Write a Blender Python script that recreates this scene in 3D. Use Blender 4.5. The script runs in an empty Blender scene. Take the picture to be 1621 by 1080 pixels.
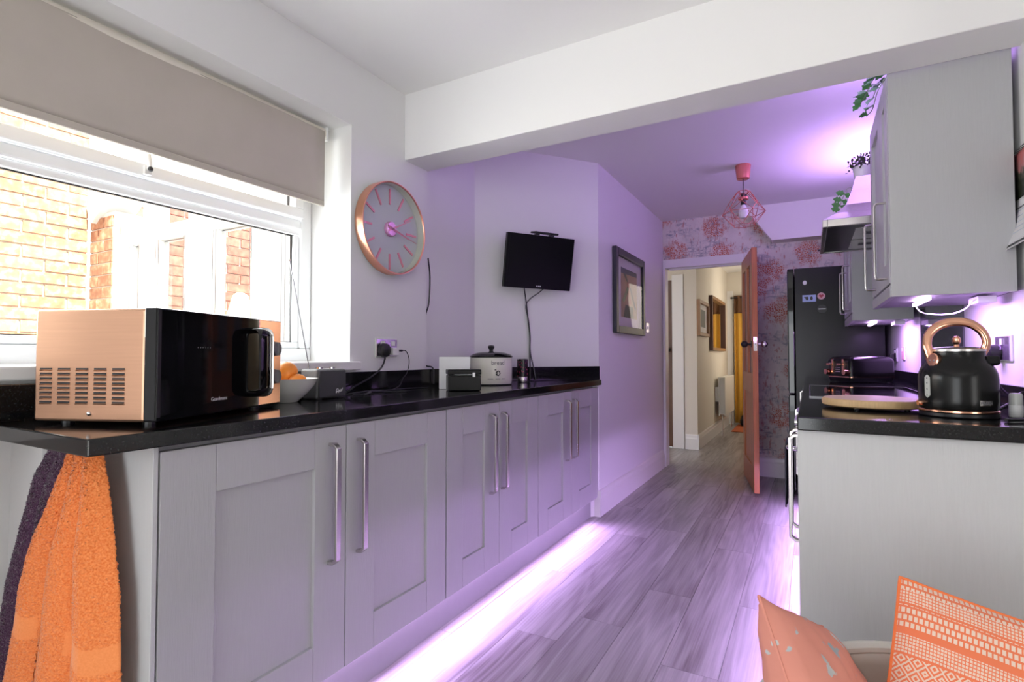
import bpy, bmesh, math, random
from math import sin, cos, pi, radians, sqrt, atan2
from mathutils import Vector, Matrix
random.seed(7)
S = bpy.context.scene
COL = S.collection

# ------------------------------------------------------------------ camera
cam_d = bpy.data.cameras.new('camera')
cam = bpy.data.objects.new('camera', cam_d)
COL.objects.link(cam)
cam.location = (0, 0, 1.08)
cam.rotation_euler = (pi / 2 + math.atan(23 / 843), 0, math.atan(470.5 / 843))
cam_d.sensor_width = 36
cam_d.lens = 36 * 843 / 1621
cam_d.clip_start = 0.02
S.camera = cam

# ------------------------------------------------------------------ world
W = bpy.data.worlds.new('overcast_sky')
S.world = W
W.use_nodes = True
wn = W.node_tree.nodes
wn['Background'].inputs[0].default_value = (0.90, 0.95, 1.0, 1)
wn['Background'].inputs[1].default_value = 2.8

# ------------------------------------------------------------------ exposure
S.view_settings.view_transform = 'Standard'
S.view_settings.look = 'None'
S.view_settings.gamma = 1
S.view_settings.use_curve_mapping = False
S.view_settings.exposure = 0.56
S.cycles.use_denoising = True
S.cycles.max_bounces = 8
S.cycles.diffuse_bounces = 5
S.cycles.glossy_bounces = 4
S.cycles.transmission_bounces = 6
S.cycles.transparent_max_bounces = 8
S.cycles.sample_clamp_indirect = 6
S.cycles.caustics_reflective = False
S.cycles.caustics_refractive = False


def area(name, loc, direction, sx, sy, power, color, spread=pi, along=None):
    d = bpy.data.lights.new(name, 'AREA')
    d.shape = 'RECTANGLE'
    d.size, d.size_y = sx, sy
    d.energy = power
    d.color = color
    d.spread = spread
    o = bpy.data.objects.new(name, d)
    COL.objects.link(o)
    o.location = loc
    o.rotation_euler = Vector(direction).to_track_quat('-Z', 'Y').to_euler()
    if along:                                   # long side of a strip follows this direction
        z = -Vector(direction).normalized()
        x = Vector(along).normalized()
        x = (x - z * x.dot(z)).normalized()
        o.rotation_euler = Matrix((x, z.cross(x), z)).transposed().to_euler()
    return o


PURPLE = (0.42, 0.13, 1.0)
DAY = (1.0, 0.985, 0.96)
# daylight through the patio doors of the living end, behind the camera
area('patio_door_daylight', (-0.75, -2.58, 0.9), (0, 1, 0.0), 1.5, 1.6, 8.6, DAY)
area('side_fill_light', (2.28, -0.4, 1.0), (-1, 0.25, 0), 1.7, 1.6, 21, DAY)  # added fill for the left cabinets; the wall here has no opening
# added overhead fill for the left end panel, no fitting behind it
area('overhead_fill_light', (0.55, -0.95, 2.36), (-0.15, 0.25, -1), 0.5, 0.5, 2, (1.0, 0.97, 0.93))
# daylight through the kitchen window
area('kitchen_window_daylight', (-2.06, 0.9, 1.42), (1, 0, -0.12), 1.5, 0.62, 13, (0.95, 0.98, 1.0))
# front door glazing in the hall
area('front_door_daylight', (-0.14, 8.1, 1.5), (-1, -0.1, -0.05), 0.8, 1.3, 11, (1.0, 0.90, 0.76))
# LED strips: under both runs of base cabinets, under the wall cabinets and above the far one
LEDC = (0.66, 0.41, 1.0)
Y_ = (0, 1, 0)
area('plinth_glow', (-1.266, 1.98, 0.118), (1, 0, -1), 2.55, 0.012, 9.5, LEDC, spread=radians(110), along=Y_)
area('right_plinth_glow', (0.012, 3.0, 0.118), (-0.75, 0, -1), 2.7, 0.012, 17, LEDC, along=Y_)
area('under_cabinet_glow', (0.42, 2.50, 1.262), (0.3, 0, -1), 0.4, 0.05, 3.0, (0.62, 0.32, 1.0), along=Y_)
area('under_cabinet_glow_far', (0.38, 3.98, 1.262), (0.3, 0, -1), 0.4, 0.05, 3.0, (0.62, 0.32, 1.0), along=Y_)
area('over_cabinet_glow', (0.40, 4.02, 2.052), (-0.6, 0, 0.8), 0.75, 0.04, 5.5, (0.56, 0.32, 1.0), along=Y_)
area('near_cabinet_fill', (0.44, 2.60, 2.092), (-0.7, 0, 0.7), 0.45, 0.04, 4.5, (0.56, 0.32, 1.0), along=Y_)  # added purple fill for the angled wall, no strip on this cabinet

# sun over the roof onto the brickwork outside
sun_d = bpy.data.lights.new('sun', 'SUN')
sun_d.energy = 28.0
sun_d.angle = radians(0.6)
sun_d.color = (1.0, 0.94, 0.84)
sun = bpy.data.objects.new('sun', sun_d)
COL.objects.link(sun)
sun.rotation_euler = Vector((-0.60, 0.12, -0.78)).to_track_quat('-Z', 'Y').to_euler()


# ================================================================== materials
def new_mat(name):
    m = bpy.data.materials.new(name)
    m.use_nodes = True
    nt = m.node_tree
    return m, nt, nt.nodes['Principled BSDF']


def mat(name, col, rough=0.5, metal=0.0, spec=0.5, noise=0.0, nscale=40, bump=0.0, bscale=200,
        stretch=(1, 1, 1), coat=0.0, emit=None, estr=0, sheen=0.0):
    m, nt, b = new_mat(name)
    b.inputs['Base Color'].default_value = (*col, 1)
    b.inputs['Roughness'].default_value = rough
    b.inputs['Metallic'].default_value = metal
    b.inputs['Specular IOR Level'].default_value = spec
    b.inputs['Coat Weight'].default_value = coat
    b.inputs['Sheen Weight'].default_value = sheen
    if emit:
        b.inputs['Emission Color'].default_value = (*emit, 1)
        b.inputs['Emission Strength'].default_value = estr
    N, L = nt.nodes, nt.links
    if noise or bump:
        tc = N.new('ShaderNodeTexCoord')
        mp = N.new('ShaderNodeMapping')
        mp.inputs['Scale'].default_value = stretch
        L.new(tc.outputs['Object'], mp.inputs[0])
    if noise:
        n = N.new('ShaderNodeTexNoise')
        n.inputs['Scale'].default_value = nscale
        n.inputs['Detail'].default_value = 4
        L.new(mp.outputs[0], n.inputs['Vector'])
        mx = N.new('ShaderNodeMix')
        mx.data_type = 'RGBA'
        mx.inputs[6].default_value = (*[max(0, c * (1 - noise)) for c in col], 1)
        mx.inputs[7].default_value = (*[min(1, c * (1 + noise)) for c in col], 1)
        L.new(n.outputs[0], mx.inputs[0])
        L.new(mx.outputs[2], b.inputs['Base Color'])
    if bump:
        n2 = N.new('ShaderNodeTexNoise')
        n2.inputs['Scale'].default_value = bscale
        n2.inputs['Detail'].default_value = 3
        L.new(mp.outputs[0], n2.inputs['Vector'])
        bp = N.new('ShaderNodeBump')
        bp.inputs['Strength'].default_value = bump
        bp.inputs['Distance'].default_value = 0.002
        L.new(n2.outputs[0], bp.inputs['Height'])
        L.new(bp.outputs[0], b.inputs['Normal'])
    return m


M = {}
M['wall'] = mat('white_wall_paint', (0.78, 0.775, 0.77), 0.62, bump=0.08, bscale=60)
M['ceiling'] = mat('ceiling_paint', (0.86, 0.85, 0.84), 0.7, bump=0.05, bscale=60)
M['trim'] = mat('white_gloss_trim', (0.80, 0.79, 0.78), 0.3)
M['hallwall'] = mat('cream_hall_paint', (0.74, 0.69, 0.60), 0.6, bump=0.08, bscale=60)
M['upvc'] = mat('white_plastic_frame', (0.86, 0.87, 0.88), 0.25)
M['cabinet'] = mat('grey_painted_woodgrain', (0.46, 0.46, 0.47), 0.42, noise=0.05, nscale=30,
                   bump=0.25, bscale=60, stretch=(8, 8, 0.5))
M['carcass'] = mat('grey_carcass', (0.30, 0.30, 0.31), 0.5, noise=0.03)
M['cablit'] = mat('lit_cabinet_grey', (0.56, 0.565, 0.57), 0.42, noise=0.04, nscale=30,
                   bump=0.25, bscale=60, stretch=(8, 8, 0.5))  # same cabinet grey, lightened to stand in for light on the end panels
M['steel'] = mat('brushed_steel', (0.66, 0.63, 0.61), 0.26, 1.0, noise=0.05, nscale=80, stretch=(1, 1, 0.1))
M['chrome'] = mat('chrome', (0.80, 0.79, 0.80), 0.08, 1.0, noise=0.02)
M['copper'] = mat('polished_copper', (0.86, 0.46, 0.31), 0.16, 1.0, noise=0.04, nscale=30)
M['copperb'] = mat('brushed_copper', (0.64, 0.37, 0.24), 0.30, 1.0, noise=0.06, nscale=20, stretch=(0.3, 0.3, 10))
M['rose'] = mat('rose_gold_metal', (0.88, 0.45, 0.30), 0.28, 1.0, noise=0.03)
M['pinkcopper'] = mat('copper_wire', (0.82, 0.27, 0.22), 0.25, 0.7, noise=0.03)
M['blackglass'] = mat('black_glass', (0.004, 0.004, 0.005), 0.04, noise=0.05)
M['black'] = mat('black_plastic', (0.012, 0.012, 0.014), 0.35, noise=0.1)
M['mattblack'] = mat('matt_black_enamel', (0.007, 0.007, 0.007), 0.22, spec=0.28, noise=0.05)
M['fridge'] = mat('black_steel_fridge', (0.014, 0.015, 0.014), 0.25, 0.0, spec=0.24, noise=0.15, nscale=3)
M['white'] = mat('white_ceramic', (0.80, 0.79, 0.76), 0.15, noise=0.02)
M['cream'] = mat('cream_enamel', (0.74, 0.72, 0.64), 0.18, noise=0.02)
M['whiteplastic'] = mat('white_plastic', (0.78, 0.78, 0.77), 0.35, noise=0.02)
M['chair'] = mat('off_white_moulded_shell', (0.70, 0.68, 0.62), 0.35, noise=0.03)
M['orange'] = mat('orange_peel', (0.90, 0.28, 0.03), 0.4, noise=0.12, nscale=60, bump=0.3, bscale=300)
M['leaf'] = mat('green_leaf', (0.09, 0.30, 0.08), 0.45, noise=0.3, nscale=30)
M['leafdark'] = mat('dark_foliage', (0.05, 0.07, 0.03), 0.5, noise=0.5, nscale=60)
M['stem'] = mat('plant_stem', (0.10, 0.16, 0.05), 0.5, noise=0.1)
M['soil'] = mat('soil', (0.03, 0.02, 0.015), 0.9, noise=0.3)
M['blind'] = mat('taupe_blind_fabric', (0.50, 0.45, 0.39), 0.85, noise=0.07, nscale=9, bump=0.15, bscale=500)
M['blindroll'] = mat('cream_blind_cassette', (0.74, 0.69, 0.60), 0.5, noise=0.02)
M['doorwood'] = mat('orange_pine', (0.50, 0.18, 0.07), 0.35, noise=0.35, nscale=5, stretch=(14, 14, 1))
M['brownwood'] = mat('dark_brown_wood', (0.10, 0.035, 0.015), 0.4, noise=0.3, nscale=6, stretch=(10, 10, 1))
M['oakframe'] = mat('oak_frame', (0.32, 0.17, 0.075), 0.45, noise=0.25, nscale=8, stretch=(8, 8, 1))
M['bamboo'] = mat('bamboo_edge', (0.60, 0.40, 0.20), 0.45, noise=0.2, nscale=20, stretch=(10, 10, 1))
M['boardtop'] = mat('bamboo_top', (0.68, 0.52, 0.34), 0.4, noise=0.12, nscale=12, stretch=(1, 20, 1))
M['darkframe'] = mat('navy_black_frame', (0.022, 0.025, 0.035), 0.35, noise=0.1)
M['mount'] = mat('picture_mount', (0.66, 0.62, 0.62), 0.8, noise=0.02)
M['paper'] = mat('white_paper', (0.78, 0.77, 0.78), 0.7, noise=0.02)
M['radio'] = mat('charcoal_speaker_cloth', (0.055, 0.055, 0.06), 0.75, noise=0.2, nscale=400, bump=0.3, bscale=700)
M['radioside'] = mat('grey_leatherette', (0.16, 0.16, 0.165), 0.5, noise=0.15, nscale=200, bump=0.3, bscale=500)
M['silverprint'] = mat('silver_print', (0.72, 0.72, 0.74), 0.4, 0.3, noise=0.02)
M['greyprint'] = mat('grey_print', (0.12, 0.12, 0.13), 0.5, noise=0.02)
M['smoke'] = mat('grey_glass_splashback', (0.10, 0.10, 0.11), 0.05, noise=0.03)
M['clockface'] = mat('pale_clock_face', (0.62, 0.61, 0.63), 0.4, noise=0.01)
M['pinkmetal'] = mat('pink_metallic_marks', (0.85, 0.30, 0.36), 0.3, 0.3, noise=0.03)
M['pinkhub'] = mat('pink_mirror_hub', (0.92, 0.42, 0.72), 0.2, 0.5, noise=0.03)
M['yellow'] = mat('mustard_curtain', (0.66, 0.36, 0.05), 0.8, noise=0.1, nscale=60, bump=0.2)
M['brownband'] = mat('brown_curtain_header', (0.13, 0.055, 0.02), 0.7, noise=0.1)
M['rug'] = mat('terracotta_mat', (0.50, 0.13, 0.05), 0.9, noise=0.2, nscale=80, bump=0.4)
M['bagblack'] = mat('black_bag_cloth', (0.01, 0.01, 0.012), 0.7, noise=0.2)
M['radiator'] = mat('radiator_white', (0.74, 0.74, 0.70), 0.35, noise=0.02)
M['magblue'] = mat('pale_blue_print', (0.42, 0.55, 0.80), 0.4, noise=0.1, nscale=60)
M['red'] = mat('red_print', (0.40, 0.03, 0.05), 0.4, noise=0.05)
M['pinkprint'] = mat('pale_pink_print', (0.70, 0.42, 0.42), 0.4, noise=0.05)
M['socketpl'] = mat('chrome_socket_plate', (0.62, 0.56, 0.68), 0.22, 0.9, noise=0.02)
M['towelgrey'] = mat('dark_tea_towel', (0.035, 0.033, 0.045), 0.9, noise=0.3, nscale=60, bump=0.3)
M['soffit'] = mat('plinth_grey', (0.33, 0.33, 0.34), 0.4, noise=0.03)
M['render'] = mat('white_garden_ground', (0.45, 0.43, 0.40), 0.9, noise=0.2, nscale=6)
M['mortar'] = mat('mortar', (0.62, 0.57, 0.50), 0.9, noise=0.1, nscale=60)
M['stone'] = mat('cream_stone', (0.60, 0.56, 0.42), 0.8, noise=0.15, nscale=30)
M['gauge'] = mat('frosted_gauge', (0.55, 0.56, 0.53), 0.2, noise=0.05)
M['led'] = mat('led_strip_glow', (0.9, 0.8, 1.0), 0.4, emit=(0.80, 0.50, 1.0), estr=12, noise=0.01)
M['tvscreen'] = mat('matt_black_screen', (0.003, 0.003, 0.004), 0.30, spec=0.15, noise=0.05)
M['darksteel'] = mat('dull_steel', (0.30, 0.30, 0.31), 0.4, 1.0, noise=0.03)


def glass_mat(name, tint=(1, 1, 1), ior=1.3):
    m, nt, b = new_mat(name)
    N, L = nt.nodes, nt.links
    N.remove(b)
    out = [n for n in N if n.type == 'OUTPUT_MATERIAL'][0]
    tr = N.new('ShaderNodeBsdfTransparent')
    tr.inputs[0].default_value = (*tint, 1)
    gl = N.new('ShaderNodeBsdfGlossy')
    gl.inputs['Roughness'].default_value = 0.02
    fr = N.new('ShaderNodeFresnel')
    fr.inputs[0].default_value = ior
    mx = N.new('ShaderNodeMixShader')
    ge = N.new('ShaderNodeNewGeometry')
    inv = N.new('ShaderNodeMath')
    inv.operation = 'SUBTRACT'
    inv.inputs[0].default_value = 1.0
    L.new(ge.outputs['Backfacing'], inv.inputs[1])
    ff = N.new('ShaderNodeMath')
    ff.operation = 'MULTIPLY'
    L.new(fr.outputs[0], ff.inputs[0])
    L.new(inv.outputs[0], ff.inputs[1])
    L.new(ff.outputs[0], mx.inputs[0])
    L.new(tr.outputs[0], mx.inputs[1])
    L.new(gl.outputs[0], mx.inputs[2])
    L.new(mx.outputs[0], out.inputs[0])
    return m


M['glass'] = glass_mat('clear_glass', (0.96, 0.98, 0.97))
M['picglass'] = glass_mat('non_reflective_picture_glass', (0.97, 0.98, 0.97), 1.10)
M['reeded'] = mat('reeded_door_glass', (0.32, 0.30, 0.33), 0.15, noise=0.3, nscale=20, stretch=(30, 30, 1), bump=0.6, bscale=30)
M['mirror'] = mat('mirror_glass', (0.85, 0.85, 0.82), 0.02, 1.0, noise=0.01)
M['bulb'] = mat('frosted_bulb', (0.80, 0.78, 0.80), 0.15, noise=0.01)


def ramp(N, stops, interp='LINEAR'):
    r = N.new('ShaderNodeValToRGB')
    cr = r.color_ramp
    cr.interpolation = interp
    while len(cr.elements) < len(stops):
        cr.elements.new(0.5)
    for e, (p, c) in zip(cr.elements, stops):
        e.position = p
        e.color = (*c, 1) if len(c) == 3 else c
    return r


def granite_mat():
    m, nt, b = new_mat('black_speckled_granite')
    N, L = nt.nodes, nt.links
    tc = N.new('ShaderNodeTexCoord')
    v = N.new('ShaderNodeTexVoronoi')
    v.inputs['Scale'].default_value = 420
    L.new(tc.outputs['Object'], v.inputs['Vector'])
    n = N.new('ShaderNodeTexNoise')
    n.inputs['Scale'].default_value = 230
    n.inputs['Detail'].default_value = 5
    L.new(tc.outputs['Object'], n.inputs['Vector'])
    r = ramp(N, [(0.0, (0.005, 0.005, 0.006)), (0.56, (0.008, 0.008, 0.009)), (0.68, (0.030, 0.032, 0.032)), (0.85, (0.08, 0.085, 0.08))])
    L.new(n.outputs[0], r.inputs[0])
    mx = N.new('ShaderNodeMix')
    mx.data_type = 'RGBA'
    mx.blend_type = 'MULTIPLY'
    mx.inputs[0].default_value = 0.5
    L.new(r.outputs[0], mx.inputs[6])
    L.new(v.outputs['Color'], mx.inputs[7])
    L.new(mx.outputs[2], b.inputs['Base Color'])
    b.inputs['Roughness'].default_value = 0.10
    b.inputs['Specular IOR Level'].default_value = 0.5
    return m


M['granite'] = granite_mat()


def plank_mat():
    m, nt, b = new_mat('grey_oak_laminate')
    N, L = nt.nodes, nt.links
    tc = N.new('ShaderNodeTexCoord')
    oi = N.new('ShaderNodeObjectInfo')
    off = N.new('ShaderNodeVectorMath')
    off.operation = 'SCALE'
    off.inputs[0].default_value = (13.1, 7.7, 3.3)
    L.new(oi.outputs['Random'], off.inputs['Scale'])
    add = N.new('ShaderNodeVectorMath')
    add.operation = 'ADD'
    L.new(tc.outputs['Object'], add.inputs[0])
    L.new(off.outputs[0], add.inputs[1])
    mp = N.new('ShaderNodeMapping')
    mp.inputs['Scale'].default_value = (7.0, 0.50, 1)
    L.new(add.outputs[0], mp.inputs[0])
    # cathedral figure: distorted rings
    nz = N.new('ShaderNodeTexNoise')
    nz.inputs['Scale'].default_value = 1.5
    nz.inputs['Detail'].default_value = 2
    nz.inputs['Distortion'].default_value = 0.25
    L.new(mp.outputs[0], nz.inputs['Vector'])
    mul = N.new('ShaderNodeMath')
    mul.operation = 'MULTIPLY'
    mul.inputs[1].default_value = 42
    L.new(nz.outputs[0], mul.inputs[0])
    sn = N.new('ShaderNodeMath')
    sn.operation = 'SINE'
    L.new(mul.outputs[0], sn.inputs[0])
    # fine fibres
    mp2 = N.new('ShaderNodeMapping')
    mp2.inputs['Scale'].default_value = (150, 3, 1)
    L.new(add.outputs[0], mp2.inputs[0])
    n2 = N.new('ShaderNodeTexNoise')
    n2.inputs['Scale'].default_value = 1
    n2.inputs['Detail'].default_value = 4
    L.new(mp2.outputs[0], n2.inputs['Vector'])
    # broad tone
    mp3 = N.new('ShaderNodeMapping')
    mp3.inputs['Scale'].default_value = (8, 1.0, 1)
    L.new(add.outputs[0], mp3.inputs[0])
    n3 = N.new('ShaderNodeTexNoise')
    n3.inputs['Scale'].default_value = 1.0
    n3.inputs['Detail'].default_value = 3
    L.new(mp3.outputs[0], n3.inputs['Vector'])
    a1 = N.new('ShaderNodeMath')
    a1.operation = 'MULTIPLY_ADD'
    a1.inputs[1].default_value = 0.085
    L.new(sn.outputs[0], a1.inputs[0])
    L.new(n3.outputs[0], a1.inputs[2])
    a2 = N.new('ShaderNodeMath')
    a2.operation = 'MULTIPLY_ADD'
    a2.inputs[1].default_value = 0.45
    L.new(n2.outputs[0], a2.inputs[0])
    L.new(a1.outputs[0], a2.inputs[2])
    r = ramp(N, [(0.40, (0.15, 0.135, 0.132)), (0.58, (0.27, 0.25, 0.247)), (0.76, (0.36, 0.345, 0.34)), (0.96, (0.46, 0.445, 0.44))])
    L.new(a2.outputs[0], r.inputs[0])
    # tone per plank
    hs = N.new('ShaderNodeHueSaturation')
    mr = N.new('ShaderNodeMapRange')
    mr.inputs['To Min'].default_value = 0.93
    mr.inputs['To Max'].default_value = 1.07
    L.new(oi.outputs['Random'], mr.inputs[0])
    L.new(mr.outputs[0], hs.inputs['Value'])
    L.new(r.outputs[0], hs.inputs['Color'])
    L.new(hs.outputs[0], b.inputs['Base Color'])
    b.inputs['Roughness'].default_value = 0.33
    b.inputs['Specular IOR Level'].default_value = 0.45
    bp = N.new('ShaderNodeBump')
    bp.inputs['Strength'].default_value = 0.12
    bp.inputs['Distance'].default_value = 0.001
    L.new(n2.outputs[0], bp.inputs['Height'])
    L.new(bp.outputs[0], b.inputs['Normal'])
    return m


M['plank'] = plank_mat()


def wallpaper_mat():
    m, nt, b = new_mat('distressed_floral_wallpaper')
    N, L = nt.nodes, nt.links
    tc = N.new('ShaderNodeTexCoord')

    def noise(scale, stretch, det=4, rough=0.6):
        mp = N.new('ShaderNodeMapping')
        mp.inputs['Scale'].default_value = stretch
        L.new(tc.outputs['Object'], mp.inputs[0])
        n = N.new('ShaderNodeTexNoise')
        n.inputs['Scale'].default_value = scale
        n.inputs['Detail'].default_value = det
        n.inputs['Roughness'].default_value = rough
        L.new(mp.outputs[0], n.inputs['Vector'])
        return n.outputs[0]

    def math(op, a, bb):
        k = N.new('ShaderNodeMath')
        k.operation = op
        k.use_clamp = True
        for i, x in enumerate((a, bb)):
            if isinstance(x, (int, float)):
                k.inputs[i].default_value = x
            else:
                L.new(x, k.inputs[i])
        return k.outputs[0]

    def step(x, lo, hi):
        mr = N.new('ShaderNodeMapRange')
        mr.inputs[1].default_value = lo
        mr.inputs[2].default_value = hi
        L.new(x, mr.inputs[0])
        return mr.outputs[0]

    def mixc(f, a, c):
        mx = N.new('ShaderNodeMix')
        mx.data_type = 'RGBA'
        L.new(f, mx.inputs[0])
        if isinstance(a, tuple):
            mx.inputs[6].default_value = (*a, 1)
        else:
            L.new(a, mx.inputs[6])
        mx.inputs[7].default_value = (*c, 1)
        return mx.outputs[2]

    sx_ = N.new('ShaderNodeSeparateXYZ')
    L.new(tc.outputs['Object'], sx_.inputs[0])
    cx_ = N.new('ShaderNodeCombineXYZ')
    L.new(sx_.outputs['X'], cx_.inputs[0])
    L.new(sx_.outputs['Z'], cx_.inputs[1])

    def voro(scale, feat='F1'):
        v = N.new('ShaderNodeTexVoronoi')
        v.voronoi_dimensions = '2D'
        v.feature = feat
        v.inputs['Scale'].default_value = scale
        L.new(cx_.outputs[0], v.inputs['Vector'])
        return v.outputs['Distance']

    base = mixc(noise(7, (1, 1, 1), 6), (0.52, 0.48, 0.45), (0.92, 0.86, 0.80))
    # grey-blue brushed patches with horizontal and vertical dry strokes
    st = math('MAXIMUM', noise(14, (1, 1, 3.5), 6), noise(14, (3.5, 1, 1), 6))
    f = math('MULTIPLY', step(noise(6.5, (1, 1, 1.5), 3), 0.49, 0.58), step(st, 0.48, 0.64))
    c1 = mixc(f, base, (0.28, 0.29, 0.32))
    # red flower clusters broken by a crackle
    cl = step(math('ADD', voro(3.4), math('MULTIPLY', noise(16, (1, 1, 1)), 0.5)), 0.66, 0.52)
    f2 = math('MULTIPLY', cl, step(voro(55, 'DISTANCE_TO_EDGE'), 0.08, 0.13))
    f2 = math('MULTIPLY', f2, step(noise(30, (1, 1, 1)), 0.36, 0.48))
    c2 = mixc(f2, c1, (0.50, 0.13, 0.07))
    f3 = math('MULTIPLY', step(noise(13, (3, 1, 1), 6), 0.57, 0.65), 0.75)
    c3 = mixc(f3, c2, (0.46, 0.17, 0.13))
    L.new(c3, b.inputs['Base Color'])
    b.inputs['Roughness'].default_value = 0.55
    return m


M['wallpaper'] = wallpaper_mat()


def brick_mat(name, ca, cb, cc):
    m, nt, b = new_mat(name)
    N, L = nt.nodes, nt.links
    tc = N.new('ShaderNodeTexCoord')
    oi = N.new('ShaderNodeObjectInfo')
    n = N.new('ShaderNodeTexNoise')
    n.inputs['Scale'].default_value = 22
    n.inputs['Detail'].default_value = 5
    ad = N.new('ShaderNodeVectorMath')
    ad.operation = 'ADD'
    L.new(tc.outputs['Object'], ad.inputs[0])
    L.new(oi.outputs['Location'], ad.inputs[1])
    L.new(ad.outputs[0], n.inputs['Vector'])
    r = ramp(N, [(0.32, ca), (0.5, cb), (0.68, cc)])
    L.new(n.outputs[0], r.inputs[0])
    hs = N.new('ShaderNodeHueSaturation')
    mr = N.new('ShaderNodeMapRange')
    mr.inputs['To Min'].default_value = 0.75
    mr.inputs['To Max'].default_value = 1.2
    L.new(oi.outputs['Random'], mr.inputs[0])
    L.new(mr.outputs[0], hs.inputs['Value'])
    L.new(r.outputs[0], hs.inputs['Color'])
    L.new(hs.outputs[0], b.inputs['Base Color'])
    b.inputs['Roughness'].default_value = 0.9
    return m


M['brick'] = brick_mat('weathered_orange_brick', (0.24, 0.10, 0.055), (0.30, 0.145, 0.08), (0.42, 0.28, 0.18))
M['brickred'] = brick_mat('red_brick', (0.17, 0.045, 0.035), (0.22, 0.065, 0.05), (0.28, 0.10, 0.075))


def terry_mat(name, a, c):
    m, nt, b = new_mat(name)
    N, L = nt.nodes, nt.links
    tc = N.new('ShaderNodeTexCoord')
    n = N.new('ShaderNodeTexNoise')
    n.inputs['Scale'].default_value = 260
    n.inputs['Detail'].default_value = 2
    L.new(tc.outputs['Object'], n.inputs['Vector'])
    r = ramp(N, [(0.3, a), (0.7, c)])
    L.new(n.outputs[0], r.inputs[0])
    L.new(r.outputs[0], b.inputs['Base Color'])
    b.inputs['Roughness'].default_value = 0.95
    b.inputs['Sheen Weight'].default_value = 0.4
    b.inputs['Specular IOR Level'].default_value = 0.1
    return m


M['terryorange'] = terry_mat('orange_terry', (0.80, 0.17, 0.035), (0.98, 0.34, 0.11))
M['bandorange'] = terry_mat('orange_woven_band', (0.92, 0.28, 0.08), (0.98, 0.33, 0.11))
M['terrypurple'] = terry_mat('plum_terry', (0.050, 0.015, 0.045), (0.11, 0.042, 0.098))


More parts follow.
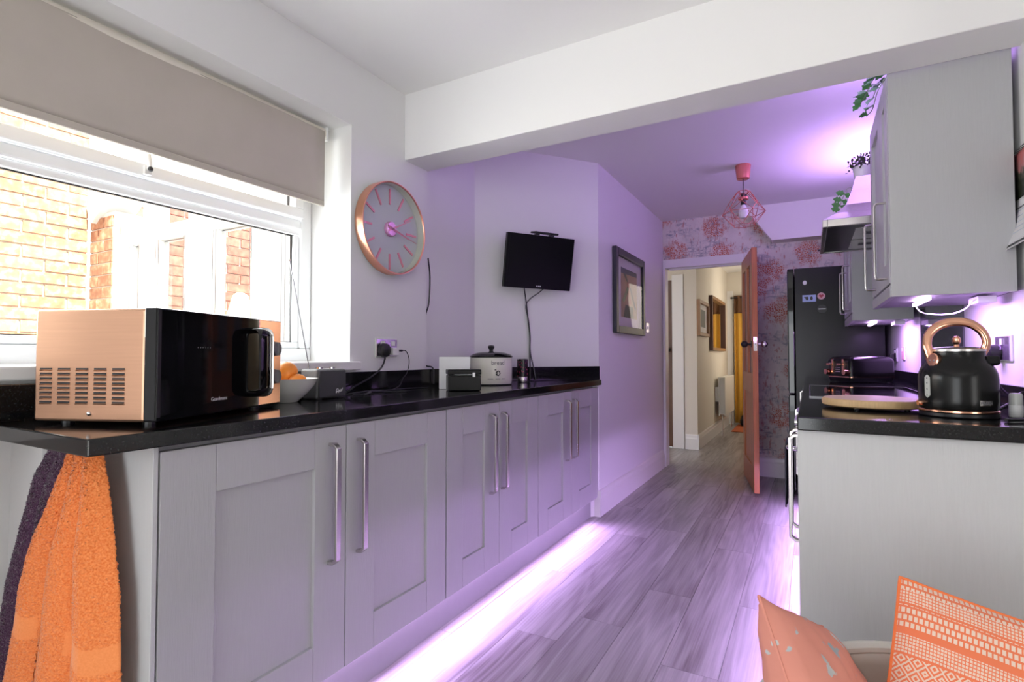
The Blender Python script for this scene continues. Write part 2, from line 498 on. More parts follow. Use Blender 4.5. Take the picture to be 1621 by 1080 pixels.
# ================================================================== mesh helpers
class MB:
    def __init__(self):
        self.v, self.f = [], []

    def add(self, vs, fs, m=None):
        k = len(self.v)
        for p in vs:
            p = Vector(p)
            if m is not None:
                p = m @ p
            self.v.append(tuple(p))
        self.f += [tuple(i + k for i in q) for q in fs]
        return self

    def box(self, x0, x1, y0, y1, z0, z1, m=None):
        return self.add([(x0, y0, z0), (x1, y0, z0), (x1, y1, z0), (x0, y1, z0),
                         (x0, y0, z1), (x1, y0, z1), (x1, y1, z1), (x0, y1, z1)],
                        [(3, 2, 1, 0), (4, 5, 6, 7), (0, 1, 5, 4), (1, 2, 6, 5), (2, 3, 7, 6), (3, 0, 4, 7)], m)

    def prism(self, pts, z0, z1, m=None):
        """polygon pts (x, y), counter-clockwise, extruded along z"""
        a = sum(p[0] * q[1] - q[0] * p[1] for p, q in zip(pts, pts[1:] + pts[:1]))
        if a < 0:
            pts = pts[::-1]
        n = len(pts)
        vs = [(x, y, z0) for x, y in pts] + [(x, y, z1) for x, y in pts]
        fs = [tuple(range(n))[::-1], tuple(range(n, 2 * n))]
        fs += [(i, (i + 1) % n, n + (i + 1) % n, n + i) for i in range(n)]
        return self.add(vs, fs, m)

    def lathe(self, prof, n=32, m=None, caps=True):
        """profile of (r, z) from bottom to top, about z"""
        vs, fs = [], []
        for r, z in prof:
            for i in range(n):
                a = 2 * pi * i / n
                vs.append((r * cos(a), r * sin(a), z))
        for j in range(len(prof) - 1):
            for i in range(n):
                i2 = (i + 1) % n
                fs.append((j * n + i, j * n + i2, (j + 1) * n + i2, (j + 1) * n + i))
        if caps:
            if prof[0][0] > 1e-5:
                fs.append(tuple(range(n))[::-1])
            if prof[-1][0] > 1e-5:
                k = (len(prof) - 1) * n
                fs.append(tuple(range(k, k + n)))
        return self.add(vs, fs, m)

    def cyl(self, p, q, r, n=16, r2=None):
        p, q = Vector(p), Vector(q)
        d = q - p
        m = Matrix.Translation(p) @ d.to_track_quat('Z', 'Y').to_matrix().to_4x4()
        return self.lathe([(r, 0), (r if r2 is None else r2, d.length)], n, m)

    def tube(self, pts, r, n=8, m=None, flat=None):
        """tube along points; flat=(w, h) gives an elliptical section"""
        pts = [Vector(p) for p in pts]
        rings = []
        up = None
        for i, p in enumerate(pts):
            t = (pts[min(i + 1, len(pts) - 1)] - pts[max(i - 1, 0)]).normalized()
            if up is None:
                up = Vector((0, 0, 1)) if abs(t.z) < 0.9 else Vector((0, 1, 0))
            s = t.cross(up)
            if s.length < 1e-5:
                s = t.cross(Vector((1, 0.3, 0)))
            s.normalize()
            up = s.cross(t).normalized()
            w, h = flat if flat else (r, r)
            rings.append([p + s * (w * cos(2 * pi * k / n)) + up * (h * sin(2 * pi * k / n)) for k in range(n)])
        vs = [v for rg in rings for v in rg]
        fs = []
        for j in range(len(rings) - 1):
            for k in range(n):
                k2 = (k + 1) % n
                fs.append((j * n + k, j * n + k2, (j + 1) * n + k2, (j + 1) * n + k))
        fs.append(tuple(range(n))[::-1])
        k = (len(rings) - 1) * n
        fs.append(tuple(range(k, k + n)))
        return self.add(vs, fs, m)

    def sphere(self, c, r, n=16, sz=1.0):
        prof = [(r * sin(pi * j / (n // 2)), -r * sz * cos(pi * j / (n // 2))) for j in range(n // 2 + 1)]
        prof[0] = (1e-6, prof[0][1])
        prof[-1] = (1e-6, prof[-1][1])
        return self.lathe(prof, n, Matrix.Translation(Vector(c)))

    def grid(self, fn, nu, nv):
        vs = [fn(i / nu, j / nv) for j in range(nv + 1) for i in range(nu + 1)]
        fs = [(j * (nu + 1) + i, j * (nu + 1) + i + 1, (j + 1) * (nu + 1) + i + 1, (j + 1) * (nu + 1) + i)
              for j in range(nv) for i in range(nu)]
        return self.add(vs, fs)

    def mesh(self, name, m, smooth=False):
        me = bpy.data.meshes.new(name)
        me.from_pydata(self.v, [], self.f)
        if m is not None:
            me.materials.append(M[m] if isinstance(m, str) else m)
        if smooth:
            bm = bmesh.new()
            bm.from_mesh(me)
            bmesh.ops.remove_doubles(bm, verts=bm.verts, dist=1e-5)
            bmesh.ops.recalc_face_normals(bm, faces=bm.faces)
            bm.to_mesh(me)
            bm.free()
            me.shade_smooth()
        return me

    def build(self, name, m, parent=None, smooth=False, bevel=0.0, sharp=None, seg=2):
        o = bpy.data.objects.new(name, self.mesh(name, m, smooth))
        COL.objects.link(o)
        if parent is not None:
            o.parent = parent
        if smooth:
            try:
                o.data.set_sharp_from_angle(angle=radians(sharp or 38))
            except Exception:
                pass
        if bevel:
            bv = o.modifiers.new('bevel', 'BEVEL')
            bv.width = bevel
            bv.segments = seg
            bv.limit_method = 'ANGLE'
            bv.angle_limit = radians(40)
            bv.harden_normals = False
        return o


def tag(o, label=None, cat=None, group=None, kind=None):
    if label:
        o['label'] = label
    if cat:
        o['category'] = cat
    if group:
        o['group'] = group
    if kind:
        o['kind'] = kind
    return o


def thing(name, label, cat, loc=(0, 0, 0), rz=0, group=None):
    o = bpy.data.objects.new(name, None)
    o.empty_display_size = 0.1
    COL.objects.link(o)
    o.location = loc
    o.rotation_euler = (0, 0, rz)
    return tag(o, label, cat, group)


def struct(o, label=None):
    o['kind'] = 'structure'
    if label:
        o['label'] = label
    return o


def text(body, size, m, parent, matrix, name='lettering', ext=0.0004, shear=0.0):
    c = bpy.data.curves.new('text', 'FONT')
    c.body = body
    c.size = size
    c.extrude = ext
    c.shear = shear
    c.align_x = 'CENTER'
    c.align_y = 'CENTER'
    c.resolution_u = 3
    t = bpy.data.objects.new('text', c)
    COL.objects.link(t)
    dg = bpy.context.evaluated_depsgraph_get()
    me = bpy.data.meshes.new_from_object(t.evaluated_get(dg))
    bpy.data.objects.remove(t)
    bpy.data.curves.remove(c)
    me.materials.clear()
    me.materials.append(M[m])
    o = bpy.data.objects.new(name, me)
    COL.objects.link(o)
    o.parent = parent
    o.matrix_local = matrix
    return o


def frame(origin, xdir, ydir):
    """matrix whose local X, Y follow xdir, ydir"""
    x = Vector(xdir).normalized()
    y = Vector(ydir).normalized()
    z = x.cross(y)
    m = Matrix((x, y, z)).transposed().to_4x4()
    return Matrix.Translation(Vector(origin)) @ m


def catmull(pts, n=8):
    P = [Vector(p) for p in pts]
    P = [P[0] * 2 - P[1]] + P + [P[-1] * 2 - P[-2]]
    out = []
    for i in range(1, len(P) - 2):
        for k in range(n):
            t = k / n
            a, b, c, d = P[i - 1], P[i], P[i + 1], P[i + 2]
            out.append(0.5 * ((2 * b) + (c - a) * t + (2 * a - 5 * b + 4 * c - d) * t * t + (3 * b - a - 3 * c + d) * t ** 3))
    out.append(P[-2])
    return out


# ================================================================== room shell
CZ = 2.40
BX0, BY0 = -1.80, 2.75          # diagonal wall start
BX1, BY1 = -1.25, 3.45          # diagonal wall end
DD = Vector((BX1 - BX0, BY1 - BY0, 0)).normalized()
DN = Vector((DD.y, -DD.x, 0))   # its normal, into the room
DA = Vector((BX0, BY0, 0))


def diag(s, n, z):
    p = DA + DD * s + DN * n
    return (p.x, p.y, z)


# floor with planks
fl = struct(MB().box(-2.0, 2.4, -2.6, 9.2, -0.12, -0.012).build('floor', 'mortar'), 'grey oak laminate floor of long planks')
PW, PL = 0.19, 1.29
variants = []
for L_ in (PL,):
    me = MB().box(-PW / 2 + 0.0008, PW / 2 - 0.0008, -L_ / 2 + 0.0008, L_ / 2 - 0.0008, -0.012, 0).mesh('plank', 'plank')
    variants.append(me)
k = 0
x = -0.66 - PW * 6 + PW / 2
while x < 2.35:
    off = random.random() * PL
    y = -2.6 - off
    while y < 9.2:
        yc = y + PL / 2
        if -2.5 < yc < 9.0 and not (yc > 5.6 and x > -0.1) and not (x < -1.35 and yc > 0.6 and yc < 5.2) and not (x > 0.15 and yc > 1.8):
            if not (x > 0.9 and yc < -1.6):
                o = bpy.data.objects.new('plank', variants[0])
                COL.objects.link(o)
                o.parent = fl
                o.location = (x, yc, 0)
                k += 1
        y += PL
    x += PW

struct(MB().box(-2.2, 2.5, -2.75, 9.3, CZ, CZ + 0.15).build('ceiling', 'ceiling'), 'plain white ceiling')

# window wall (left) with opening
OY0, OY1, OZ0, OZ1 = 0.08, 1.703, 1.052, 2.112
wl = MB()
wl.box(-2.10, -1.77, -2.75, OY0, -0.1, CZ)
wl.box(-2.10, -1.77, OY1, 2.24, -0.1, CZ)
wl.box(-2.10, -1.77, 0.652, OY1, -0.1, OZ0 - 0.036)
wl.box(-2.10, -1.77, OY0, 0.652, 0.86, OZ0 - 0.036).box(-2.10, -2.04, OY0, 0.652, -0.1, 0.86)
wl.box(-2.10, -1.77, OY0, OY1, OZ1, CZ)
struct(wl.build('wall_left', 'wall'), 'white wall around the kitchen window with the clock')
wd = MB()
wd.prism([(-2.10, 2.24), (-1.80, 2.24), (BX0, BY0), (BX1, BY1), (-1.25, 5.29), (-1.40, 5.29), (-1.40, 3.55), (-1.95, 2.85), (-2.10, 2.85)], -0.1, CZ)
struct(wd.build('wall_hall_side', 'wall'), 'white angled wall with the television and the framed picture')
# back wall with the wallpaper and doorway
DX0, DX1, DZ = -1.234, -0.50, 1.94
wb = MB()
wb.box(-1.40, DX0, 5.29, 5.37, 0, CZ)
wb.box(DX0, DX1, 5.29, 5.37, DZ, CZ)
wb.box(DX1, 0.80, 5.29, 5.37, 0, CZ)
struct(wb.build('wall_back', 'wallpaper'), 'far kitchen wall in distressed red and grey floral wallpaper')
# right wall, slightly tapering
struct(MB().prism([(0.60, 1.62), (0.60, 2.25), (0.51, 4.70), (0.49, 5.29), (0.80, 5.29), (0.80, 1.62)], -0.1, CZ).build('wall_right', 'wall'),
       'white kitchen wall behind the kettle')
struct(MB().box(0.80, 2.4, 1.62, 1.74, -0.1, CZ).build('wall_living_return', 'wall'))
# living end behind the camera
wr = MB()
wr.box(2.3, 2.42, -2.7, 1.74, -0.1, CZ)
struct(wr.build('wall_living_right', 'wall'))
wf = MB()
wf.box(-2.1, -1.55, -2.72, -2.6, -0.1, CZ).box(0.05, 2.42, -2.72, -2.6, -0.1, CZ).box(-1.55, 0.05, -2.72, -2.6, 1.95, CZ)
struct(wf.build('wall_front', 'wall'))
# beam
struct(MB().box(-1.80, 0.62, 2.062, 2.25, 2.066, CZ + 0.02).build('trim_beam', 'ceiling', bevel=0.004), 'white ceiling beam across the kitchen')
# bulkhead at far right
m = MB()
m.prism([(-0.50, CZ + 0.01), (-0.27, 2.085), (0.62, 2.085), (0.62, CZ + 0.01)], 0, 0.16, Matrix(((1, 0, 0, 0), (0, 0, 1, 5.13), (0, 1, 0, 0), (0, 0, 0, 1))))
struct(m.build('trim_bulkhead', 'ceiling'), 'white boxed bulkhead with a slanted end under the ceiling')

# skirtings and door casing
SK = [(0, 0), (0.018, 0), (0.018, 0.12), (0.012, 0.135), (0.010, 0.16), (0.004, 0.17), (0, 0.17)]


def skirting(name, p, q, nrm, label=None):
    p, q = Vector(p), Vector(q)
    L_ = (q - p).length
    xd = (q - p).normalized()
    n = Vector(nrm)
    # local x = normal, local y = up, extruded along run
    mm = Matrix.Translation(p) @ Matrix(((n.x, 0, xd.x, 0), (n.y, 0, xd.y, 0), (0, 1, 0, 0), (0, 0, 0, 1)))
    return struct(MB().prism(SK, 0, L_, mm).build(name, 'trim'), label)


skirting('baseboard_left', (-1.25, 3.435, 0), (-1.25, 5.235, 0), (1, 0, 0), 'white skirting board below the framed picture')
skirting('baseboard_end', (-1.31, 3.437, 0), (-1.232, 3.437, 0), (0, -1, 0))
skirting('baseboard_back', (-0.43, 5.29, 0), (-0.13, 5.29, 0), (0, -1, 0), 'white skirting board under the wallpaper beside the fridge')
dc = thing('door_1_casing', None, None)
struct(dc, 'white painted door casing')
for nm, bx in (('jamb', (-1.248, DX0 + 0.012, 5.26, 5.39, 0, DZ + 0.075)), ('jamb', (DX1 - 0.012, -0.428, 5.26, 5.39, 0, DZ + 0.075)),
               ('head', (DX0 + 0.012, DX1 - 0.012, 5.26, 5.39, DZ - 0.008, DZ + 0.075))):
    MB().box(*bx).build(nm, 'trim', dc, bevel=0.006)
MB().box(-1.19, -0.52, 5.30, 5.33, DZ - 0.025, DZ - 0.006).build('stop', 'trim', dc)

# hall beyond
hb = MB()
hb.box(-1.40, -1.13, 6.40, 6.52, 0, CZ).box(-2.1, -1.40, 6.40, 6.52, 1.98, CZ)
struct(hb.build('wall_hall_pillar', 'hallwall'), 'cream pillar of wall beside the lobby doorway')
struct(MB().box(-1.25, -1.13, 6.52, 9.06, 0, CZ).build('wall_hall_left', 'hallwall'), 'cream hall wall with the mirror and radiator')
struct(MB().box(-2.1, -1.95, 5.29, 6.5, 0, CZ).build('wall_hall_lobby', 'hallwall'))
struct(MB().box(-1.25, 0.3, 9.06, 9.2, 0, CZ).build('wall_hall_end', 'hallwall'), 'cream end wall of the hall')
hr = MB()
hr.box(-0.12, 0.0, 5.37, 9.06, 0, CZ)
struct(hr.build('wall_hall_right', 'hallwall'))
skirting('baseboard_hall', (-1.13, 6.38, 0), (-1.13, 9.06, 0), (1, 0, 0), 'white skirting board along the hall under the radiator')
skirting('baseboard_pillar', (-1.265, 6.40, 0), (-1.112, 6.40, 0), (0, -1, 0))
struct(MB().box(-1.405, -1.275, 6.375, 6.40, 0, 2.03).build('trim_lobby_casing', 'trim', bevel=0.004), 'white casing of the lobby doorway')
struct(MB().box(-1.13, -1.045, 9.03, 9.06, 0, 2.1).build('trim_hall_end', 'trim', bevel=0.004), 'white casing beside the mustard curtain')
ld = struct(MB().box(-2.0, -1.403, 6.42, 6.455, 0.005, 1.975).build('door_2', 'brownwood', bevel=0.003), 'dark brown lobby door seen edge-on')
mk = MB()
mk.cyl((-1.445, 6.42, 1.15), (-1.445, 6.38, 1.15), 0.009, 10)
mk.sphere((-1.445, 6.365, 1.15), 0.027, 14)
mk.build('knob', 'black', ld, smooth=True)

# ------------------------------------------------------------------ window
win = thing('window_1', None, None)
struct(win, 'white plastic kitchen window with top opening lights')
WX0, WX1 = -2.085, -2.02
fr = [('sill_rail', (WX0, WX1, OY0, OY1, OZ0, OZ0 + 0.06)), ('head_rail', (WX0, WX1, OY0, OY1, OZ1 - 0.06, OZ1)),
      ('jamb', (WX0, WX1, OY1 - 0.06, OY1, OZ0 + 0.06, OZ1 - 0.06)), ('jamb', (WX0, WX1, OY0, OY0 + 0.06, OZ0 + 0.06, OZ1 - 0.06)),
      ('transom', (WX0, WX1, OY0 + 0.06, OY1 - 0.06, 1.655, 1.70))]
for nm, bx in fr:
    MB().box(*bx).build(nm, 'upvc', win, bevel=0.008)
for z0, z1, nm in ((OZ0 + 0.06, 1.655, 'lower_sash'), (1.70, OZ1 - 0.06, 'vent_sash')):
    w = 0.028 if nm == 'lower_sash' else 0.045
    xs = -2.032 if nm == 'lower_sash' else -2.0
    ys = [(OY0 + 0.06, OY1 - 0.06)]
    for y0, y1 in ys:
        a = MB()
        a.box(WX0 + 0.01, xs, y0, y1, z0, z0 + w).box(WX0 + 0.01, xs, y0, y1, z1 - w, z1)
        a.box(WX0 + 0.01, xs, y0, y0 + w, z0 + w, z1 - w).box(WX0 + 0.01, xs, y1 - w, y1, z0 + w, z1 - w)
        sh = a.build(nm, 'upvc', win, bevel=0.005)
        MB().box(-2.062, -2.056, y0 + w - 0.004, y1 - w + 0.004, z0 + w - 0.004, z1 - w + 0.004).build('pane', 'glass', sh)
        g = MB()
        for (b0, b1, c0, c1) in ((y0 + w, y1 - w, z0 + w, z0 + w + 0.004), (y0 + w, y1 - w, z1 - w - 0.004, z1 - w),
                                 (y0 + w, y0 + w + 0.004, z0 + w, z1 - w), (y1 - w - 0.004, y1 - w, z0 + w, z1 - w)):
            g.box(-2.056, -2.046, b0, b1, c0, c1)
        g.build('seal', 'black', sh)
        if nm == 'vent_sash':
            yh = 0.98
            h = MB()
            h.box(-2.0, -1.985, yh - 0.012, yh + 0.012, z0 + 0.005, z0 + 0.035)
            h.tube([(-1.98, yh, z0 + 0.02), (-1.975, yh, z0 + 0.04), (-1.985, yh, z0 + 0.075)], 0.008, 8)
            h.build('handle', 'whiteplastic', sh, smooth=True, bevel=0.002)
            MB().sphere((-1.972, yh, z0 + 0.022), 0.009, 10).build('lock_button', 'black', sh, smooth=True)
sill = struct(MB().box(-2.02, -1.735, OY0 - 0.04, 1.742, 1.016, 1.054).build('trim_window_sill', 'trim', bevel=0.006), 'white window sill board')

# ------------------------------------------------------------------ exterior
struct(MB().box(-9, -2.1, -6, 12, -0.12, -0.02).build('trim_garden_ground', 'render'))


def brick_wall(name, label, x, y0, y1, z0, z1, m, seed, ydir=True):
    rnd = random.Random(seed)
    root = thing(name, None, None)
    struct(root, label)
    if ydir:
        MB().box(x - 0.2, x - 0.008, y0, y1, -0.1, z1).build('mortar', 'mortar', root)
    BL, BH, J = 0.215, 0.065, 0.010
    me_s = MB().box(-0.008, 0.004, -BL / 2, BL / 2, -BH / 2, BH / 2).mesh('brick', m)
    me_h = MB().box(-0.008, 0.004, -0.05, 0.05, -BH / 2, BH / 2).mesh('brick', m)
    row = 0
    z = z0
    while z + BH <= z1:
        y = y0 + (0 if row % 2 == 0 else -0.112)
        while y < y1 - 0.04:
            c = y + BL / 2
            if c - BL / 2 < y0 - 0.02 or c + BL / 2 > y1 + 0.005:
                c = y0 + 0.05 if c < (y0 + y1) / 2 else y1 - 0.05
                mesh = me_h
            else:
                mesh = me_s
            o = bpy.data.objects.new('brick', mesh)
            COL.objects.link(o)
            o.parent = root
            o.location = (x + rnd.uniform(-0.002, 0.002), c, z + BH / 2)
            y += BL + J
        z += BH + J
        row += 1
    return root


brick_wall('wall_outside', 'sunlit orange brick wall outside the kitchen window', -4.1, 0.10, 1.665, 1.00, 2.75, 'brick', 3)
brick_wall('wall_conservatory_back', 'red brick wall seen through the lean-to glazing', -4.1, 1.95, 4.30, 1.0, 2.30, 'brickred', 4)
# brick return beside the lean-to
rt_ = thing('wall_outside_return', None, None)
struct(rt_, 'short brick return beside the lean-to glazing')
MB().box(-4.1, -3.80, 1.688, 1.95, -0.1, 1.99).build('mortar', 'mortar', rt_)
mh = MB().box(-0.05, 0.05, -0.004, 0.008, -0.0325, 0.0325).mesh('brick', 'brick')
ms = MB().box(-0.085, 0.085, -0.004, 0.008, -0.0325, 0.0325).mesh('brick', 'brick')
for r in range(13):
    for i, (xx, me) in enumerate(((-4.045, mh), (-3.90, ms)) if r % 2 else ((-4.01, ms), (-3.865, mh))):
        o = bpy.data.objects.new('brick', me)
        COL.objects.link(o)
        o.parent = rt_
        o.location = (xx, 1.684, 1.03 + r * 0.075)
# lean-to glazed gable
cv = thing('lean_to_conservatory', 'white framed glazed lean-to outside the kitchen window', 'conservatory', (-2.9, 1.75, 0))


def cbox(nm, x0, x1, z0, z1, y0=-0.035, y1=0.035, m='upvc'):
    return MB().box(x0 + 2.9, x1 + 2.9, y0, y1, z0, z1).build(nm, m, cv, bevel=0.006 if m == 'upvc' else 0)


posts = [(-3.79, -3.68), (-3.53, -3.36), (-3.05, -2.80), (-2.46, -2.24), (-2.14, -2.105)]
for a, b_ in posts:
    cbox('post', a, b_, 0.0, 2.19 if a < -3.4 and a > -3.6 else 1.90)
cbox('top_rail', -3.79, -2.105, 1.76, 1.85, -0.037, 0.037)
cbox('bottom_rail', -3.79, -2.105, 0.0, 0.95, -0.03, 0.03)
for (a, b_) in ((-3.68, -3.53), (-3.36, -3.05), (-2.80, -2.46), (-2.24, -2.14)):
    cbox('pane', a, b_, 0.95, 1.76, -0.004, 0.004, 'glass')
    s = MB()
    s.box(a + 2.9, a + 2.93, -0.045, -0.01, 0.95, 1.76).box(b_ + 2.885, b_ + 2.9, -0.045, -0.01, 0.95, 1.76)
    s.build('bead', 'upvc', cv, bevel=0.003)
    q = MB()
    for x_ in (a + 0.004, a + 0.030, b_ - 0.020, b_ - 0.006):
        q.box(x_ + 2.9, x_ + 2.9025, -0.0475, -0.0445, 0.95, 1.76)
    q.box(a + 2.93, b_ + 2.885, -0.008, -0.0045, 1.754, 1.76)
    q.build('seal', 'darksteel', cv)
for p, q, w in (((-4.02, 1.93), (-3.50, 2.26), 0.13), ((-3.50, 2.26), (-2.9, 1.88), 0.09)):
    d = Vector((q[0] - p[0], q[1] - p[1]))
    n = Vector((-d.y, d.x)).normalized() * w
    pts = [(p[0] + 2.9, p[1]), (q[0] + 2.9, q[1]), (q[0] + 2.9 + n.x, q[1] + n.y), (p[0] + 2.9 + n.x, p[1] + n.y)]
    MB().prism(pts, -0.10, 0.10, Matrix(((1, 0, 0, 0), (0, 0, 1, 0), (0, 1, 0, 0), (0, 0, 0, 1)))).build('fascia', 'upvc', cv, bevel=0.004)
st = MB().lathe([(0.10, 0), (0.10, 0.02), (0.085, 0.05), (0.07, 0.12), (0.055, 0.16), (0.03, 0.18), (0.001, 0.185)], 20).build('stone_bell', 'stone', None, True)
st.location = (-3.98, 2.66, 1.40)
tag(st, 'cream bell-shaped stone ornament on the brick wall outside', 'ornament')
MB().box(-0.12, 0.10, -0.14, 0.14, -0.03, 0).build('shelf', 'stone', st)

# ------------------------------------------------------------------ roller blind
bl = thing('roller_blind', 'taupe fabric roller blind pulled part way down the kitchen window', 'blind', (-1.90, 0.38, 2.075))
BLY0, BLY1 = -0.285, 1.262
MB().cyl((0, BLY0, -0.002), (0, BLY1 + 0.008, -0.002), 0.029, 24).build('roller', 'blindroll', bl, True)
fb = MB()
prof = [(0.0295 * cos(a), -0.002 + 0.0295 * sin(a)) for a in [radians(10 - 5 * i) for i in range(3)]]
prof += [(0.0285, -0.05 - 0.03 * i) for i in range(9)] + [(0.0285, -0.313)]
fb.grid(lambda u, v: (prof[min(len(prof) - 1, int(round(v * (len(prof) - 1))))][0] + 0.0015 * sin(u * 9), BLY0 + u * (BLY1 - BLY0),
                      prof[min(len(prof) - 1, int(round(v * (len(prof) - 1))))][1]), 24, len(prof) - 1)
f = fb.build('fabric', 'blind', bl, True)
sd = f.modifiers.new('solid', 'SOLIDIFY')
sd.thickness = 0.0015
MB().box(0.020, 0.032, BLY0, BLY1, -0.335, -0.31).build('hem_bar', 'blind', bl, bevel=0.004)
MB().box(-0.02, 0.03, BLY1 + 0.008, BLY1 + 0.02, -0.035, 0.026).build('bracket', 'whiteplastic', bl, bevel=0.003)

# ================================================================== left base units
def bow_handle(parent, loc, h, out=1, name='handle', proud=0.032, axis='x', w=0.009):
    """tall bow bar; proud along +-axis"""
    s = out
    path = [(0, -h / 2), (proud * 0.55, -h / 2 + 0.001), (proud, -h / 2 + 0.012), (proud, -h / 2 + 0.05), (proud, 0), (proud, h / 2 - 0.05),
            (proud, h / 2 - 0.012), (proud * 0.55, h / 2 - 0.001), (0, h / 2)]
    pts = []
    mb = MB()
    n = len(path)
    t = 0.005
    vs, fs = [], []
    for i, (a, b) in enumerate(path):
        ta = Vector(path[min(i + 1, n - 1)]) - Vector(path[max(i - 1, 0)])
        nn = Vector((-ta.y, ta.x)).normalized() * t
        for sx in (-1, 1):
            for yy in (-w, w):
                vs.append((s * (a + nn.x * sx), yy, b + nn.y * sx))
    for i in range(n - 1):
        k_ = i * 4
        for a, b in ((0, 1), (1, 3), (3, 2), (2, 0)):
            fs.append((k_ + a, k_ + b, k_ + 4 + b, k_ + 4 + a))
    fs += [(0, 1, 3, 2), (4 * n - 4, 4 * n - 2, 4 * n - 1, 4 * n - 3)]
    mb.add(vs, fs)
    o = mb.build(name, 'steel', parent, smooth=True, bevel=0.0015, sharp=50)
    o.location = loc
    return o


def shaker(parent, x, y0, y1, z0, z1, st=(0.12, 0.12), rail=0.115, th=0.02, face=1, m='cabinet', handle=None, hh=0.345):
    """door in the YZ plane with its front face at x, facing +x (face=1) or -x"""
    s = face
    xb, xf = x - s * th, x
    a, c = min(xb, xf), max(xb, xf)
    d = MB()
    d.box(a, c, y0, y0 + st[0], z0, z1).box(a, c, y1 - st[1], y1, z0, z1)
    dr = d.build('door', m, parent, bevel=0.0018)
    for q0, q1 in ((z1 - rail, z1), (z0, z0 + rail)):
        MB().box(a, c, y0 + st[0] + 0.0006, y1 - st[1] - 0.0006, q0, q1).build('rail', m, dr, bevel=0.0018)
    pa, pc = (a, c - 0.011) if s > 0 else (a + 0.011, c)
    MB().box(pa, pc, y0 + st[0] - 0.004, y1 - st[1] + 0.004, z0 + rail - 0.004, z1 - rail + 0.004).build('panel', m, dr)
    if handle:
        bow_handle(dr, (x, handle[0], handle[1]), hh, s)
    return dr


LX = -1.255
units = [('grey double base cabinet nearest the towels, under the microwave', 0.652, 1.717, [(0.655, 1.1955, (0.128, 0.118), 1.135), (1.1985, 1.715, (0.122, 0.118), 1.247)]),
         ('grey double base cabinet in the middle of the left run', 1.719, 2.532, [(1.721, 2.1265, (0.112, 0.125), 2.047), (2.1295, 2.530, (0.115, 0.12), 2.150)]),
         ('grey double base cabinet at the far end by the angled wall', 2.534, 3.449, [(2.536, 2.9845, (0.115, 0.13), 2.897), (2.9875, 3.446, (0.115, 0.13), 3.003)])]
for lab, y0, y1, doors in units:
    t = thing('base_cabinet', lab, 'cabinet', (0, 0, 0), 0, 'left run base cabinets')
    if y1 < 3:
        c = MB().box(-1.752, LX - 0.021, y0, y1, 0.128, 0.880)
    else:
        c = MB().prism([(-1.752, y0), (LX - 0.021, y0), (LX - 0.021, y1 - 0.05), (-1.752, 2.80)], 0.128, 0.880)
    c.build('carcass', 'carcass', t)
    for (a, b_, stl, hy) in doors:
        shaker(t, LX, a, b_, 0.126, 0.866, stl, handle=(hy, 0.640), hh=0.350)
pl = MB().box(-1.31, -1.292, 0.66, 3.43, 0.0, 0.122).build('plinth', 'soffit')
tag(pl, 'long grey plinth board under the left run of cabinets', 'plinth')
ep = MB().box(-1.80, LX, 0.640, 0.651, 0.0, 0.878).build('end_panel', 'cablit', bevel=0.0015)
tag(ep, 'grey cabinet end panel behind the towels, colour lightened as lit', 'panel')

wt = thing('worktop', 'polished black granite worktop along the window wall', 'worktop')
MB().prism([(-1.235, 0.509), (-1.235, 3.462), (-1.248, 3.445), (-1.796, 2.748), (-1.796, 2.245), (-1.766, 2.235), (-1.766, 0.509)], 0.880, 0.916).build('slab', 'granite', wt, bevel=0.003)
MB().box(-1.769, -1.749, 0.2, 2.752, 0.9165, 1.0075).build('upstand', 'granite', wt, bevel=0.002)
mm = Matrix(((DD.x, DN.x, 0, DA.x), (DD.y, DN.y, 0, DA.y), (0, 0, 1, 0), (0, 0, 0, 1)))
MB().box(0.03, 0.885, 0.001, 0.020, 0.9165, 1.0075, mm).build('upstand', 'granite', wt, bevel=0.002)

# LED under the left run
led = MB().box(-1.289, -1.279, 0.70, 3.28, 0.1225, 0.1255).build('led_strip', 'led')
tag(led, 'glowing purple LED strip under the left cabinet doors', 'light')

# ================================================================== microwave
MWA = Vector((-0.371, 0.928, 0)).normalized()      # along the front
MWB = Vector((-MWA.y, MWA.x, 0))                    # towards the back
mw = thing('microwave', 'copper microwave with black glass door on the near end of the worktop', 'microwave', (-1.311, 0.672, 0.916))
mwm = Matrix(((MWA.x, MWB.x, 0, 0), (MWA.y, MWB.y, 0, 0), (0, 0, 1, 0), (0, 0, 0, 1)))
mw.matrix_world = Matrix.Translation((-1.311, 0.672, 0.916)) @ mwm
WL, WD, WZ0, WZ1 = 0.515, 0.325, 0.009, 0.274
MB().box(0.004, WL, 0.034, WD, WZ0, WZ1).build('casing', 'copperb', mw, bevel=0.006)
slot = MB()
for ci in range(5):
    for ri in range(8):
        y = 0.085 + ci * 0.048
        z = 0.052 + ri * 0.0112
        slot.box(0.0025, 0.006, y, y + 0.031, z, z + 0.0042)
slot.build('vent_slots', 'black', mw)
lip = MB()
for ci in range(5):
    for ri in range(8):
        y = 0.085 + ci * 0.048
        z = 0.052 + ri * 0.0112
        lip.add([(0.004, y - 0.002, z - 0.0005), (0.004, y + 0.033, z - 0.0005), (0.0008, y + 0.031, z - 0.0005), (0.0008, y, z - 0.0005),
                 (0.004, y - 0.002, z - 0.0035), (0.004, y + 0.033, z - 0.0035)],
                [(0, 1, 2, 3), (3, 2, 5, 4), (0, 3, 4), (1, 5, 2)])
lip.build('vent_louvres', 'copperb', mw)
MB().sphere((0.003, 0.175, 0.028), 0.0055, 12).build('screw', 'chrome', mw, True)
MB().box(-0.001, 0.395, 0.0, 0.032, WZ0 + 0.002, WZ1 + 0.001).build('door', 'blackglass', mw, bevel=0.003)
